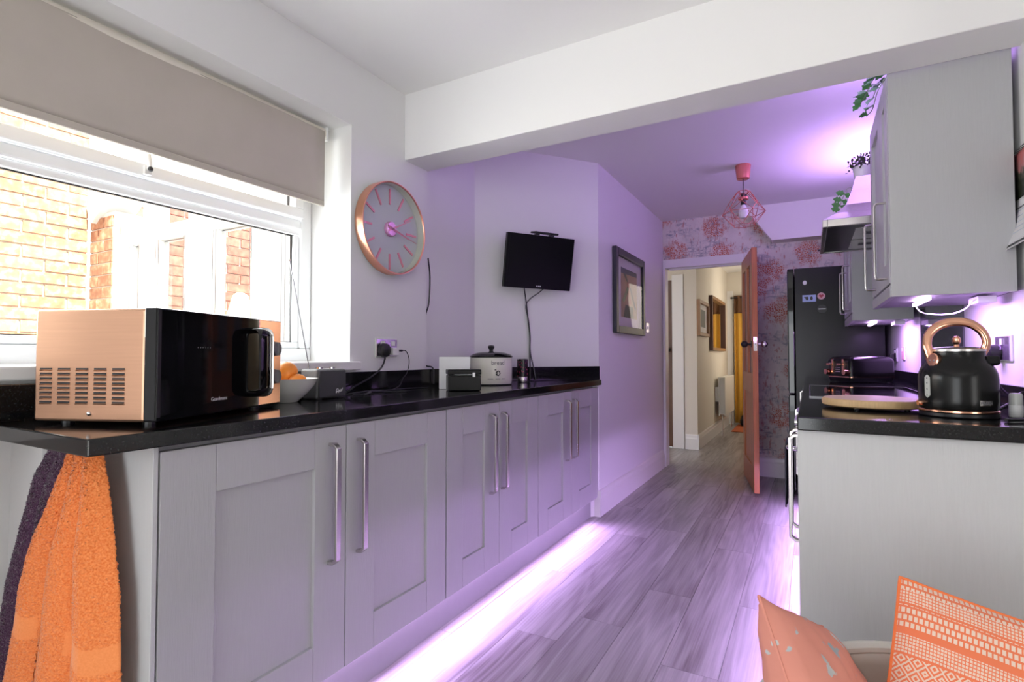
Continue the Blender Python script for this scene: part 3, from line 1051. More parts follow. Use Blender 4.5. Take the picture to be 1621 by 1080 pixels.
MB().box(0.399, WL + 0.002, 0.004, 0.034, WZ0 + 0.002, WZ1 + 0.001).build('control_panel', 'copper', mw, bevel=0.003)
MB().box(0.002, 0.012, -0.001, 0.002, 0.02, 0.27).build('door_edge', 'black', mw)
hd = MB()
pth = catmull([(0, 0.012, 0.048), (0, -0.028, 0.050), (0, -0.040, 0.062), (0, -0.042, 0.085), (0, -0.042, 0.15), (0, -0.042, 0.205), (0, -0.040, 0.226), (0, -0.028, 0.238), (0, 0.012, 0.240)], 5)
hd.tube(pth, 0.01, 12, Matrix.Translation((0.358, 0, 0)), flat=(0.030, 0.007))
hd.build('handle', 'blackglass', mw, True)
hd2 = MB()
hd2.tube([(p[0], p[1] - 0.0, p[2]) for p in pth], 0.005, 8, Matrix.Translation((0.388, 0, 0)), flat=(0.004, 0.009))
hd2.build('handle_trim', 'chrome', mw, True)
for z in (0.185, 0.098):
    kb = MB()
    kb.cyl((0.458, 0.004, z), (0.458, -0.022, z), 0.024, 24, 0.021)
    kb.box(0.4555, 0.4605, -0.027, -0.02, z - 0.02, z + 0.02)
    kb.build('dial', 'darksteel', mw, True)
for x_, y_ in ((0.05, 0.06), (0.46, 0.06), (0.05, 0.28), (0.46, 0.28)):
    MB().cyl((x_, y_, 0.0), (x_, y_, 0.016), 0.014, 12).build('foot', 'black', mw)
fm = frame((0.215, -0.0008, 0.048), (1, 0, 0), (0, 0, 1))
text('Goodmans', 0.0145, 'silverprint', mw, fm)
fm = frame((0.155, -0.0008, 0.186), (1, 0, 0), (0, 0, 1))
dm = MB()
for i in range(6):
    dm.box(0.130 + i * 0.009, 0.133 + i * 0.009, -0.0014, -0.001, 0.183, 0.186)
dm.build('door_marks', 'greyprint', mw)

# ================================================================== fruit bowl, radio
fbw = thing('fruit_bowl', 'white ceramic fruit bowl behind the microwave', 'bowl', (-1.603, 1.249, 0.917))
fbw.scale = (0.80, 0.80, 0.97)
MB().lathe([(0.045, 0), (0.05, 0.004), (0.085, 0.03), (0.115, 0.06), (0.128, 0.082), (0.131, 0.085), (0.126, 0.085), (0.110, 0.060), (0.08, 0.033), (0.045, 0.010), (0.001, 0.008)], 40).build('bowl', 'white', fbw, True)
for (x, y, z, r, lab) in ((-1.613, 1.256, 1.022, 0.038, 'orange fruit on top of the pile, half hidden by the microwave'),
                          (-1.570, 1.268, 0.984, 0.034, 'orange fruit low in the bowl at the rim'),
                          (-1.628, 1.212, 0.984, 0.034, 'orange fruit at the back of the bowl')):
    o = MB().sphere((0, 0, 0), r, 24, 0.94).build('orange', 'orange', None, True)
    o.location = (x, y, z)
    tag(o, lab, 'orange', 'oranges in the fruit bowl')
    MB().lathe([(0.005, r * 0.93), (0.004, r * 0.955), (0.001, r * 0.96)], 8).build('stalk', 'stem', o)

rd = thing('radio', 'small charcoal portable radio with a raised aerial below the sill', 'radio', (-1.575, 1.364, 0.917), radians(2))
MB().box(-0.095, -0.008, 0, 0.145, 0.002, 0.112).build('case', 'radioside', rd, bevel=0.008, seg=3)
MB().box(-0.010, 0.0, 0.006, 0.139, 0.006, 0.107).build('grille', 'radio', rd, bevel=0.004)
for y in (0.045, 0.105):
    MB().cyl((-0.045, y, 0.111), (-0.045, y, 0.119), 0.014, 20).build('dial', 'chrome', rd, True)
MB().cyl((-0.06, 0.012, 0.110), (-0.085, -0.062, 0.51), 0.0022, 8).build('aerial', 'darksteel', rd)
MB().sphere((-0.085, -0.062, 0.512), 0.0035, 8).build('aerial_tip', 'chrome', rd)
for x_, y_ in ((-0.08, 0.02), (-0.02, 0.02), (-0.08, 0.125), (-0.02, 0.125)):
    MB().cyl((x_, y_, 0), (x_, y_, 0.003), 0.012, 10).build('foot', 'black', rd)
sq = catmull([(0.0012, 0.098, 0.020), (0.0012, 0.092, 0.028), (0.0012, 0.086, 0.020), (0.0012, 0.088, 0.034), (0.0012, 0.098, 0.034), (0.0012, 0.098, 0.022), (0.0012, 0.103, 0.031), (0.0012, 0.106, 0.023),
              (0.0012, 0.111, 0.034), (0.0012, 0.114, 0.026), (0.0012, 0.119, 0.039)], 5)
MB().tube(sq, 0.0013, 6).build('badge', 'silverprint', rd)

# ================================================================== socket and leads on the window wall
sk = thing('wall_socket', 'chrome double wall socket left of the angled wall, with a black plug', 'socket', (-1.77, 1.93, 1.117))
MB().box(0, 0.007, -0.075, 0.075, -0.044, 0.044).build('back_box', 'whiteplastic', sk, bevel=0.002)
MB().box(0.007, 0.010, -0.070, 0.070, -0.040, 0.040).build('plate', 'socketpl', sk, bevel=0.001)
for y in (-0.03, 0.04):
    MB().box(0.010, 0.014, y - 0.012, y + 0.012, 0.010, 0.032).build('rocker_switch', 'whiteplastic', sk, bevel=0.001)
plg = thing('black_plug', 'large round black plug in the left half of the window wall socket', 'plug', (-1.759, 1.895, 1.105))
MB().lathe([(0.030, 0), (0.034, 0.008), (0.032, 0.026), (0.022, 0.034), (0.001, 0.036)], 24, frame((0, 0, 0), (0, 1, 0), (0, 0, 1))).build('body', 'black', plg, True)
MB().tube(catmull([(0.016, 0, -0.028), (0.018, -0.002, -0.045), (0.02, -0.03, -0.085), (0.022, -0.10, -0.125), (0.03, -0.19, -0.155), (0.06, -0.26, -0.172), (0.10, -0.35, -0.183)], 8), 0.004, 8).build('lead', 'black', plg, True)
usb = thing('phone_charger', 'small white charger with a thin lead in the right half of the socket', 'charger', (-1.759, 1.968, 1.100))
MB().box(0, 0.022, -0.022, 0.022, -0.020, 0.018).build('body', 'whiteplastic', usb, bevel=0.003)
MB().cyl((0.011, 0.028, 0.004), (0.011, 0.055, 0.004), 0.005, 10).build('connector', 'black', usb)
MB().tube(catmull([(0.011, 0.05, 0.004), (0.012, 0.085, 0.0), (0.014, 0.105, -0.045), (0.015, 0.09, -0.10), (0.02, 0.05, -0.135), (0.035, 0.01, -0.165), (0.055, -0.06, -0.179)], 8), 0.0022, 6).build('lead', 'black', usb, True)
tg = MB()
for pts in ([(-1.60, 1.55, 0.921), (-1.63, 1.66, 0.920), (-1.66, 1.72, 0.924), (-1.69, 1.80, 0.920), (-1.70, 2.0, 0.921), (-1.66, 2.12, 0.920)],
            [(-1.58, 1.60, 0.920), (-1.64, 1.70, 0.922), (-1.70, 1.74, 0.920), (-1.73, 1.70, 0.921)],
            [(-1.66, 1.62, 0.920), (-1.66, 1.70, 0.925), (-1.63, 1.80, 0.920), (-1.58, 1.86, 0.920)],
            [(-1.62, 1.52, 0.920), (-1.68, 1.62, 0.920), (-1.72, 1.76, 0.921), (-1.70, 1.84, 0.920)]):
    tg.tube(catmull(pts, 7), 0.003, 6)
tag(tg.build('tangled_leads', 'black', None, True), 'tangle of thin black leads lying on the worktop beside the radio', 'cable')
cb = MB().tube(catmull([(-1.772, 2.255, 1.60), (-1.765, 2.262, 1.50), (-1.772, 2.262, 1.36), (-1.790, 2.256, 1.28), (-1.792, 2.256, 1.10), (-1.790, 2.258, 1.03), (-1.742, 2.262, 1.012), (-1.738, 2.262, 0.93)], 7), 0.004, 8).build('black_cable', 'black', None, True)
tag(cb, 'thin black cable running down the corner below the clock', 'cable')

# ================================================================== clock
ck = thing('wall_clock', 'large round rose gold wall clock on the white window wall', 'clock', (-1.77, 1.945, 1.690))
R = 0.222
cm = frame((0, 0, 0), (0, 1, 0), (0, 0, 1))
MB().lathe([(R - 0.004, 0), (R, 0.002), (R, 0.046), (R - 0.002, 0.050), (R - 0.007, 0.050), (R - 0.009, 0.047), (R - 0.009, 0.004)], 64, cm, caps=False).build('rim', 'rose', ck, True, sharp=60)
MB().lathe([(R - 0.003, 0.002), (R - 0.003, 0.006)], 64, cm).build('dial', 'clockface', ck)
MB().lathe([(R - 0.0105, 0.007), (R - 0.0105, 0.044), (R - 0.0095, 0.044), (R - 0.0095, 0.007)], 64, cm, caps=False).build('inner_ring', 'cream', ck, True)
for h in range(12):
    a = -h * pi / 6 + pi / 2
    rm = cm @ Matrix.Rotation(a, 4, 'Z')
    MB().box(0.120, 0.196, -0.005, 0.005, 0.006, 0.010, rm).build('hour_mark', 'pinkmetal', ck)
MB().lathe([(0.036, 0.006), (0.036, 0.020), (0.032, 0.024), (0.001, 0.025)], 32, cm).build('hub', 'pinkhub', ck, True)
for ang, ln, w in ((radians(27), 0.150, 0.004), (radians(-14), 0.125, 0.0065), (radians(-13), 0.18, 0.002)):
    rm = cm @ Matrix.Rotation(ang, 4, 'Z')
    MB().prism([(-0.03, -w), (ln, -w * 0.4), (ln, w * 0.4), (-0.03, w)], 0.026, 0.0285, rm).build('hand', 'pinkmetal', ck)
MB().lathe([(R - 0.011, 0.040), (R - 0.011, 0.042)], 64, cm).build('glass', 'glass', ck)

# ================================================================== items at the far end of the worktop
bx = thing('black_tin', 'plain black lidded tin in front of the bread crock', 'tin', (-1.445, 1.990, 0.917), radians(42))
MB().box(0, 0.152, 0.0, 0.10, 0, 0.072).build('body', 'tvscreen', bx, bevel=0.004)
MB().box(-0.002, 0.154, -0.002, 0.102, 0.075, 0.098).build('lid', 'tvscreen', bx, bevel=0.004)
MB().box(0.112, 0.124, -0.006, -0.001, 0.064, 0.084).build('clasp', 'silverprint', bx, bevel=0.001)
MB().box(0.03, 0.110, -0.0035, -0.001, 0.0735, 0.0755).build('trim_line', 'silverprint', bx)
cd = thing('greeting_card', 'white card propped up behind the black tin', 'card', (-1.568, 2.085, 0.917), radians(38))
mt = Matrix.Rotation(radians(-9), 4, 'X')
MB().box(0, 0.150, 0, 0.0015, 0, 0.158, mt).build('front_leaf', 'paper', cd)
MB().box(0, 0.150, 0.026, 0.0275, 0, 0.154, Matrix.Rotation(radians(8), 4, 'X')).build('back_leaf', 'paper', cd)
pr = MB()
for i in range(4):
    pr.box(0.016 + i * 0.006, 0.020 + i * 0.006, -0.0006, 0, 0.136, 0.143, mt)
pr.box(0.115, 0.122, -0.0006, 0, 0.136, 0.142, mt).box(0.124, 0.131, -0.0006, 0, 0.139, 0.146, mt)
pr.build('print', 'magblue', cd)

cr = thing('bread_crock', 'cream enamel bread crock with a black domed lid', 'crock', (-1.575, 2.580, 0.917), radians(28))
SX = Matrix.Diagonal((1.0, 1.0, 1, 1))
MB().lathe([(0.108, 0), (0.114, 0.003), (0.118, 0.02), (0.119, 0.10), (0.118, 0.148), (0.116, 0.152)], 48, SX).build('pot', 'cream', cr, True)
MB().lathe([(0.1175, 0.0005), (0.1185, 0.004), (0.117, 0.006)], 48, SX, caps=False).build('base_line', 'black', cr, True)
MB().lathe([(0.119, 0.1525), (0.123, 0.156), (0.122, 0.160), (0.108, 0.170), (0.08, 0.179), (0.045, 0.184), (0.001, 0.186)], 48, SX).build('lid', 'blackglass', cr, True)
MB().lathe([(0.013, 0.184), (0.011, 0.192), (0.013, 0.198), (0.018, 0.207), (0.019, 0.214), (0.014, 0.220), (0.001, 0.222)], 24).build('knob', 'black', cr, True)


def wrap_on_cyl(o, r, a0):
    """bend a flat local mesh (x along, z up) around radius r centred on angle a0"""
    for v in o.data.vertices:
        a = a0 + v.co.x / r
        rr = r - v.co.y
        v.co = (rr * cos(a), rr * sin(a), v.co.z)


A0 = radians(-92)
t_ = text('bread', 0.034, 'greyprint', cr, Matrix.Identity(4))
t_.data.transform(frame((0, 0, 0.122), (1, 0, 0), (0, 0, 1)))
wrap_on_cyl(t_, 0.1196, A0 + 0.42)
mkk = MB()
rnd = random.Random(5)
for i in range(9):
    a = i * 0.7
    mkk.box(0.006 * cos(a) * 1.8 - 0.004, 0.006 * cos(a) * 1.8 + 0.003, -0.0006, 0, 0.066 + 0.012 * sin(a) - 0.003, 0.066 + 0.012 * sin(a) + 0.003)
mkk.box(-0.020, -0.011, -0.0006, 0, 0.082, 0.087).box(-0.008, -0.004, -0.0006, 0, 0.054, 0.08)
mo = mkk.build('motif', 'black', cr)
wrap_on_cyl(mo, 0.1194, A0 + 0.42)
ln = MB()
for x0, x1 in ((-0.058, -0.028), (-0.014, 0.012), (0.020, 0.040)):
    ln.box(x0, x1, -0.0006, 0, 0.034, 0.037)
lo = ln.build('print_line', 'greyprint', cr)
wrap_on_cyl(lo, 0.1194, A0 + 0.42)

cl = thing('candle_holder', 'dark red speckled mosaic candle holder beside the crock', 'candle holder', (-1.515, 2.845, 0.917))


def mosaic_mat():
    m_, nt, b = new_mat('dark_mosaic')
    N, L = nt.nodes, nt.links
    tc = N.new('ShaderNodeTexCoord')
    v = N.new('ShaderNodeTexVoronoi')
    v.inputs['Scale'].default_value = 140
    L.new(tc.outputs['Object'], v.inputs['Vector'])
    r = ramp(N, [(0.0, (0.012, 0.004, 0.008)), (0.72, (0.012, 0.004, 0.008)), (0.80, (0.35, 0.03, 0.10)), (0.92, (0.75, 0.55, 0.60))], 'CONSTANT')
    L.new(v.outputs['Color'], r.inputs[0])
    L.new(r.outputs[0], b.inputs['Base Color'])
    b.inputs['Roughness'].default_value = 0.2
    return m_


M['mosaic'] = mosaic_mat()
MB().lathe([(0.030, 0), (0.031, 0.002), (0.031, 0.034), (0.030, 0.036)], 28).build('base', 'steel', cl, True)
MB().lathe([(0.030, 0.036), (0.0335, 0.037), (0.0335, 0.140), (0.031, 0.142), (0.029, 0.140), (0.029, 0.045), (0.001, 0.045)], 28).build('glass', M['mosaic'], cl, True)

# ================================================================== television on the angled wall
tv = thing('television', 'black flat screen television tilted on a wall bracket', 'television')
tv.matrix_world = Matrix(((DD.x, DN.x, 0, 0), (DD.y, DN.y, 0, 0), (0, 0, 1, 0), (0, 0, 0, 1)))
c = DA + DD * 0.392
tv.matrix_world = Matrix.Translation((c.x, c.y, 1.665)) @ Matrix(((DD.x, -DN.x, 0, 0), (DD.y, -DN.y, 0, 0), (0, 0, 1, 0), (0, 0, 0, 1)))
tm = Matrix.Translation((0, -0.105, 0)) @ Matrix.Rotation(radians(10), 4, 'X') @ Matrix.Rotation(radians(1.0), 4, 'Y')
MB().box(-0.232, 0.232, -0.012, 0.022, -0.166, 0.166, tm).build('bezel', 'tvscreen', tv, bevel=0.004)
MB().box(-0.216, 0.216, -0.0135, -0.0115, -0.132, 0.150, tm).build('screen', 'tvscreen', tv)
MB().box(-0.13, 0.13, 0.022, 0.045, -0.11, 0.11, tm).build('back_cover', 'black', tv, bevel=0.01)
MB().box(-0.05, 0.05, -0.070, -0.002, -0.05, 0.05).build('wall_bracket', 'black', tv, bevel=0.004)
bm_ = MB()
for x0_ in (-0.012, 0.001, 0.012):
    bm_.box(x0_, x0_ + 0.009, -0.0135, -0.012, -0.152, -0.146, tm)
bm_.build('maker_mark', 'silverprint', tv)
lead = []
for pts in ([(-0.09, -0.075, -0.16), (-0.075, -0.055, -0.20), (-0.055, -0.03, -0.255), (-0.035, -0.014, -0.36), (-0.022, -0.012, -0.46), (-0.022, -0.012, -0.56), (-0.028, -0.026, -0.655), (-0.03, -0.03, -0.74)],
            [(0.045, -0.075, -0.16), (0.02, -0.055, -0.185), (-0.03, -0.03, -0.225), (-0.050, -0.012, -0.27), (-0.030, -0.008, -0.36), (-0.018, -0.006, -0.46), (-0.017, -0.006, -0.56), (-0.004, -0.026, -0.655), (0.012, -0.03, -0.74)]):
    MB().tube(catmull(pts, 7), 0.0042, 8).build('lead', 'greyprint' if pts[0][0] > 0 else 'black', tv, True)
ab = thing('aerial_box', 'flat black aerial lying on top of the television', 'aerial')
ab.matrix_world = tv.matrix_world @ tm @ Matrix.Translation((0.0, 0, 0.166))
MB().prism([(-0.065, 0.030), (0.115, 0.030), (0.105, -0.030), (-0.055, -0.030)], 0.010, 0.022).build('body', 'black', ab, bevel=0.004)
for x_ in (-0.03, 0.07):
    MB().box(x_ - 0.012, x_ + 0.012, -0.012, 0.016, 0.0005, 0.011).build('foot', 'black', ab)

# ================================================================== picture, thermostat in the passage
pc = thing('framed_picture', 'dark framed sailing print on the purple-lit passage wall', 'picture', (-1.25, 4.125, 1.565))
PH, PWD = 0.318, 0.385
for nm, bxx in (('frame_side', (0.002, 0.034, -PWD, -PWD + 0.055, -PH, PH)), ('frame_side', (0.002, 0.034, PWD - 0.055, PWD, -PH, PH)),
                ('frame_rail', (0.002, 0.034, -PWD + 0.055, PWD - 0.055, PH - 0.055, PH)), ('frame_rail', (0.002, 0.034, -PWD + 0.055, PWD - 0.055, -PH, -PH + 0.055))):
    MB().box(*bxx).build(nm, 'darkframe', pc, bevel=0.004)
MB().box(0.002, 0.010, -PWD + 0.05, PWD - 0.05, -PH + 0.05, PH - 0.05).build('mount', 'mount', pc)
M['sky_print'] = mat('tan_sky_print', (0.40, 0.27, 0.17), 0.6, noise=0.5, nscale=5)
M['sea_print'] = mat('dark_sea_print', (0.06, 0.07, 0.06), 0.6, noise=0.5, nscale=14)
M['grey_sky'] = mat('grey_cloud_print', (0.10, 0.10, 0.13), 0.6, noise=0.4, nscale=8)
PI_ = [('print', 'sky_print', [(-0.21, -0.19), (0.21, -0.19), (0.21, 0.19), (-0.21, 0.19)], 0.0104),
       ('cloud', 'grey_sky', [(-0.21, 0.145), (0.21, 0.155), (0.21, 0.19), (-0.21, 0.19)], 0.0108),
       ('sea', 'sea_print', [(-0.15, -0.19), (0.12, -0.19), (0.11, -0.10), (-0.10, -0.09)], 0.0108),
       ('mast', 'black', [(-0.16, 0.15), (-0.09, 0.15), (-0.03, 0.09), (-0.06, 0.09)], 0.0112),
       ('sail', 'red', [(-0.06, 0.09), (0.0, 0.09), (0.05, -0.08), (0.0, -0.08)], 0.0112),
       ('boom', 'black', [(-0.05, 0.06), (-0.01, 0.04), (-0.14, -0.08), (-0.18, -0.06)], 0.0116),
       ('spar', 'grey_sky', [(0.0, 0.06), (0.04, 0.05), (0.19, -0.11), (0.15, -0.11)], 0.0116)]
for nm, mn, pts, x_ in PI_:
    MB().prism(pts, 0, 0.0004, Matrix(((0, 0, 1, x_), (1, 0, 0, 0), (0, 1, 0, 0), (0, 0, 0, 1)))).build(nm, mn, pc)
MB().box(0.024, 0.026, -PWD + 0.05, PWD - 0.05, -PH + 0.05, PH - 0.05).build('glazing', 'picglass', pc)
th = thing('light_switch', 'small silver light switch beside the framed picture', 'switch', (-1.25, 4.690, 1.325))
MB().box(0, 0.006, -0.043, 0.043, -0.043, 0.043).build('plate', 'socketpl', th, bevel=0.001)
MB().box(0.006, 0.011, -0.008, 0.008, -0.013, 0.013).build('rocker', 'whiteplastic', th, bevel=0.001)

# ================================================================== pine door, open into the kitchen
HX, HY = -0.512, 5.262
FX, FY = -0.368, 4.560
ang = atan2(FY - HY, FX - HX)
LEN = sqrt((FX - HX) ** 2 + (FY - HY) ** 2)
dd = thing('door_1', 'open varnished pine door with narrow reeded glass lights', None, (HX, HY, 0), ang)
struct(dd)
T = 0.020

st_w, zt, zm = 0.10, 1.930, 0.86
for nm, bxx in (('stile', (0.0, st_w, -T, T, 0.008, zt)), ('stile', (LEN - st_w, LEN, -T, T, 0.008, zt)),
                ('rail', (st_w, LEN - st_w, -T, T, zt - 0.12, zt)), ('rail', (st_w, LEN - st_w, -T, T, zm - 0.08, zm + 0.08)),
                ('rail', (st_w, LEN - st_w, -T, T, 0.008, 0.2)), ('muntin', (LEN / 2 - 0.05, LEN / 2 + 0.05, -T, T, zm + 0.08, zt - 0.12))):
    MB().box(*bxx).build(nm, 'doorwood', dd, bevel=0.003)
MB().box(st_w, LEN - st_w, -0.008, 0.008, 0.2, zm - 0.08).build('panel', 'doorwood', dd)
for a, b_ in ((st_w, LEN / 2 - 0.05), (LEN / 2 + 0.05, LEN - st_w)):
    MB().box(a, b_, -0.004, 0.004, zm + 0.08, zt - 0.12).build('pane', 'reeded', dd)
for s in (-1, 1):
    kn = MB()
    kn.cyl((LEN - 0.055, s * T, 1.17), (LEN - 0.055, s * (T + 0.004), 1.17), 0.026, 18)
    kn.cyl((LEN - 0.055, s * T, 1.17), (LEN - 0.055, s * (T + 0.04), 1.17), 0.009, 12)
    kn.sphere((LEN - 0.055, s * (T + 0.052), 1.17), 0.027, 16)
    kn.build('knob', 'black' if s < 0 else 'steel', dd, True)
MB().box(LEN - 0.001, LEN + 0.0012, -0.013, 0.013, 1.115, 1.225).build('latch_plate', 'chrome', dd)
MB().cyl((LEN, 0, 1.17), (LEN + 0.008, 0, 1.17), 0.007, 10).build('latch', 'steel', dd)
for z in (0.25, 1.65):
    MB().cyl((-0.004, T - 0.004, z - 0.05), (-0.004, T - 0.004, z + 0.05), 0.006, 10).build('hinge', 'steel', dd)

# ================================================================== hall items
hp = thing('hall_picture', 'small oak framed picture on the hall wall before the mirror', 'picture', (-1.13, 6.72, 1.52))
for nm, bxx in (('frame_side', (0.002, 0.040, -0.34, -0.30, -0.21, 0.21)), ('frame_side', (0.002, 0.040, 0.30, 0.34, -0.21, 0.21)),
                ('frame_rail', (0.002, 0.040, -0.30, 0.30, 0.17, 0.21)), ('frame_rail', (0.002, 0.040, -0.30, 0.30, -0.21, -0.17))):
    MB().box(*bxx).build(nm, 'oakframe', hp, bevel=0.003)
MB().box(0.002, 0.012, -0.30, 0.30, -0.17, 0.17).build('mount', 'paper', hp)
MB().box(0.012, 0.0125, -0.19, 0.19, -0.10, 0.11).build('print', 'sea_print', hp)
mr_ = thing('hall_mirror', 'dark framed mirror on the hall wall above the radiator', 'mirror', (-1.13, 7.88, 1.505))
for nm, bxx in (('frame_side', (0.002, 0.045, -0.61, -0.57, -0.36, 0.36)), ('frame_side', (0.002, 0.045, 0.57, 0.61, -0.36, 0.36)),
                ('frame_rail', (0.002, 0.045, -0.57, 0.57, 0.32, 0.36)), ('frame_rail', (0.002, 0.045, -0.57, 0.57, -0.36, -0.32))):
    MB().box(*bxx).build(nm, 'brownwood' if 'side' in nm else 'oakframe', mr_, bevel=0.003)
MB().box(0.002, 0.010, -0.57, 0.57, -0.32, 0.32).build('glass', 'mirror', mr_)
ra = thing('radiator', 'white panel radiator on the hall wall below the mirror', 'radiator', (-1.13, 8.20, 0.0))
MB().box(0.045, 0.060, -0.50, 0.50, 0.26, 0.78).build('back_panel', 'radiator', ra, bevel=0.004)
MB().box(0.115, 0.130, -0.50, 0.50, 0.26, 0.78).build('front_panel', 'radiator', ra, bevel=0.004)
MB().box(0.043, 0.132, -0.505, 0.505, 0.765, 0.785).build('top_grille', 'radiator', ra, bevel=0.003)
fn = MB()
for i in range(24):
    y = -0.47 + i * 0.041
    fn.box(0.060, 0.115, y, y + 0.004, 0.28, 0.765)
tag(fn.build('fins', 'radiator', ra), kind='stuff')
for y in (-0.46, 0.46):
    MB().cyl((0.088, y, 0.0), (0.088, y, 0.27), 0.008, 10).build('pipe', 'chrome', ra)
    MB().box(0.0, 0.05, y - 0.015, y + 0.015, 0.45, 0.65).build('bracket', 'radiator', ra)
cu = thing('curtain', 'mustard curtain with a brown header at the end of the hall', 'curtain', (-0.72, 9.0, 0.0))


def cur(z0, z1):
    return lambda u, v: (-0.30 + u * 0.62, -0.02 + 0.022 * sin(u * 2 * pi * 7), z0 + v * (z1 - z0))


for nm, z0, z1, mn in (('drop', 0.03, 1.74, 'yellow'), ('header', 1.74, 2.02, 'brownband')):
    o = MB().grid(cur(z0, z1), 140, 6).build(nm, mn, cu, True)
    o.modifiers.new('solid', 'SOLIDIFY').thickness = 0.003
MB().cyl((-0.33, -0.02, 1.985), (0.50, -0.02, 1.985), 0.010, 10).build('pole', 'black', cu)
MB().sphere((-0.34, -0.02, 1.985), 0.017, 10).build('finial', 'black', cu)
rg = MB().box(-0.98, -0.30, 8.12, 8.94, 0.0005, 0.012).build('door_mat', 'rug', bevel=0.003)
tag(rg, 'terracotta door mat on the hall floor', 'mat')
bg = thing('black_bag', 'soft black bag on the hall mat by the curtain', 'bag', (-0.79, 8.78, 0.013))
bgm = MB()
bgm.lathe([(0.10, 0), (0.125, 0.02), (0.13, 0.08), (0.11, 0.15), (0.07, 0.19), (0.001, 0.20)], 18, Matrix.Diagonal((1.1, 0.8, 1, 1)))
bgm.build('body', 'bagblack', bg, True)
MB().tube(catmull([(-0.06, 0, 0.185), (-0.05, 0, 0.24), (0, 0, 0.265), (0.05, 0, 0.24), (0.06, 0, 0.185)], 5), 0.008, 8).build('handle', 'bagblack', bg, True)

# ================================================================== pendant
pd = thing('pendant_lamp', 'copper pendant lamp with a geometric wire cage', 'lamp', (-0.385, 3.98, CZ))
MB().lathe([(0.036, -0.098), (0.042, -0.094), (0.052, -0.004), (0.050, 0.0)], 32).build('ceiling_cup', 'pinkcopper', pd, True)
MB().cyl((0, 0, -0.20), (0, 0, -0.095), 0.003, 8).build('cord', 'black', pd)
MB().lathe([(0.008, -0.198), (0.02, -0.205), (0.024, -0.222), (0.001, -0.222)][::-1], 16).build('lamp_cap', 'black', pd, True)
MB().lathe([(0.022, -0.246), (0.034, -0.240), (0.034, -0.226), (0.024, -0.222)], 24).build('collar', 'pinkcopper', pd, True)
MB().cyl((0, 0, -0.278), (0, 0, -0.246), 0.018, 16).build('bulb_holder', 'black', pd)
MB().lathe([(0.001, -0.372), (0.02, -0.368), (0.032, -0.345), (0.030, -0.315), (0.016, -0.285), (0.014, -0.278)], 20).build('bulb', 'bulb', pd, True)
cg = MB()
n6 = 6
top = [Vector((0.042 * cos(a), 0.042 * sin(a), -0.185)) for a in [i * 2 * pi / n6 for i in range(n6)]]
mid = [Vector((0.138 * cos(a), 0.138 * sin(a), -0.335)) for a in [i * 2 * pi / n6 for i in range(n6)]]
hi = [Vector((0.105 * cos(a), 0.105 * sin(a), -0.272)) for a in [(i + 0.5) * 2 * pi / n6 for i in range(n6)]]
bot = [Vector((0.072 * cos(a), 0.072 * sin(a), -0.420)) for a in [(i + 0.5) * 2 * pi / n6 for i in range(n6)]]
for i in range(n6):
    j = (i + 1) % n6
    for p, q in ((top[i], top[j]), (top[i], hi[i]), (top[j], hi[i]), (hi[i], mid[i]), (hi[i], mid[j]), (mid[i], mid[j]), (mid[i], bot[i]), (mid[j], bot[i]), (bot[i], bot[j])):
        cg.cyl(p, q, 0.0022, 6)
for i in (0, 2, 4):
    cg.cyl(top[i], (0, 0, -0.232), 0.0018, 6)
cg.build('wire_cage', 'pinkcopper', pd)

# ================================================================== right run
RX = -0.031
rc = thing('base_cabinet', 'grey base cabinet at the near end of the right run, beside the chair', 'cabinet', (0, 0, 0), 0, 'right run base cabinets')
MB().box(RX, 0.598, 1.640, 1.658, 0.0, 0.879).build('end_panel', 'cablit', rc, bevel=0.0015)
MB().box(0.0, 0.585, 1.66, 2.395, 0.13, 0.879).build('carcass', 'carcass', rc)
shaker(rc, RX + 0.002, 1.66, 2.026, 0.130, 0.866, (0.11, 0.11), face=-1, handle=(2.0, 0.645))
shaker(rc, RX + 0.002, 2.029, 2.395, 0.130, 0.866, (0.11, 0.11), face=-1, handle=(2.16, 0.645))
MB().box(0.035, 0.05, 1.66, 2.395, 0.0, 0.12).build('plinth', 'soffit', rc)
ov = thing('oven', 'black built-in oven under the hob, edge-on to the camera', 'oven')
MB().box(0.0, 0.55, 2.402, 2.998, 0.13, 0.876).build('body', 'black', ov)
MB().box(-0.031, -0.002, 2.404, 2.996, 0.13, 0.74).build('door', 'blackglass', ov, bevel=0.003)
MB().box(-0.031, -0.002, 2.404, 2.996, 0.745, 0.874).build('control_panel', 'steel', ov, bevel=0.002)
for y in (2.46, 2.56, 2.84, 2.94):
    MB().cyl((-0.031, y, 0.81), (-0.056, y, 0.81), 0.019, 18, 0.016).build('dial', 'chrome', ov, True)
hb_ = MB()
hb_.tube(catmull([(-0.030, 2.45, 0.700), (-0.075, 2.45, 0.705), (-0.080, 2.50, 0.705), (-0.080, 2.70, 0.705), (-0.080, 2.90, 0.705), (-0.075, 2.95, 0.705), (-0.030, 2.95, 0.700)], 5), 0.009, 10)
hb_.build('handle', 'chrome', ov, True)
tt = MB()
tt.grid(lambda u, v: ((-0.080 + 0.012 * cos(pi * min(1, max(0, (v - 0.40) / 0.2))) * 1.0 + 0.003 * sin(u * 14)) if 0.4 <= v <= 0.6 else (-0.068 if v < 0.4 else -0.094) + 0.003 * sin(u * 14 + v * 3),
                      2.50 + 0.22 * u,
                      (0.46 + v / 0.4 * 0.245) if v < 0.4 else ((0.45 + (1 - v) / 0.4 * 0.255) if v > 0.6 else 0.705 + 0.014 * sin(pi * (v - 0.4) / 0.2))), 24, 40)
to_ = tt.build('tea_towel', 'towelgrey', None, True)
to_.modifiers.new('solid', 'SOLIDIFY').thickness = 0.003
tag(to_, 'dark tea towel folded over the oven handle', 'towel')
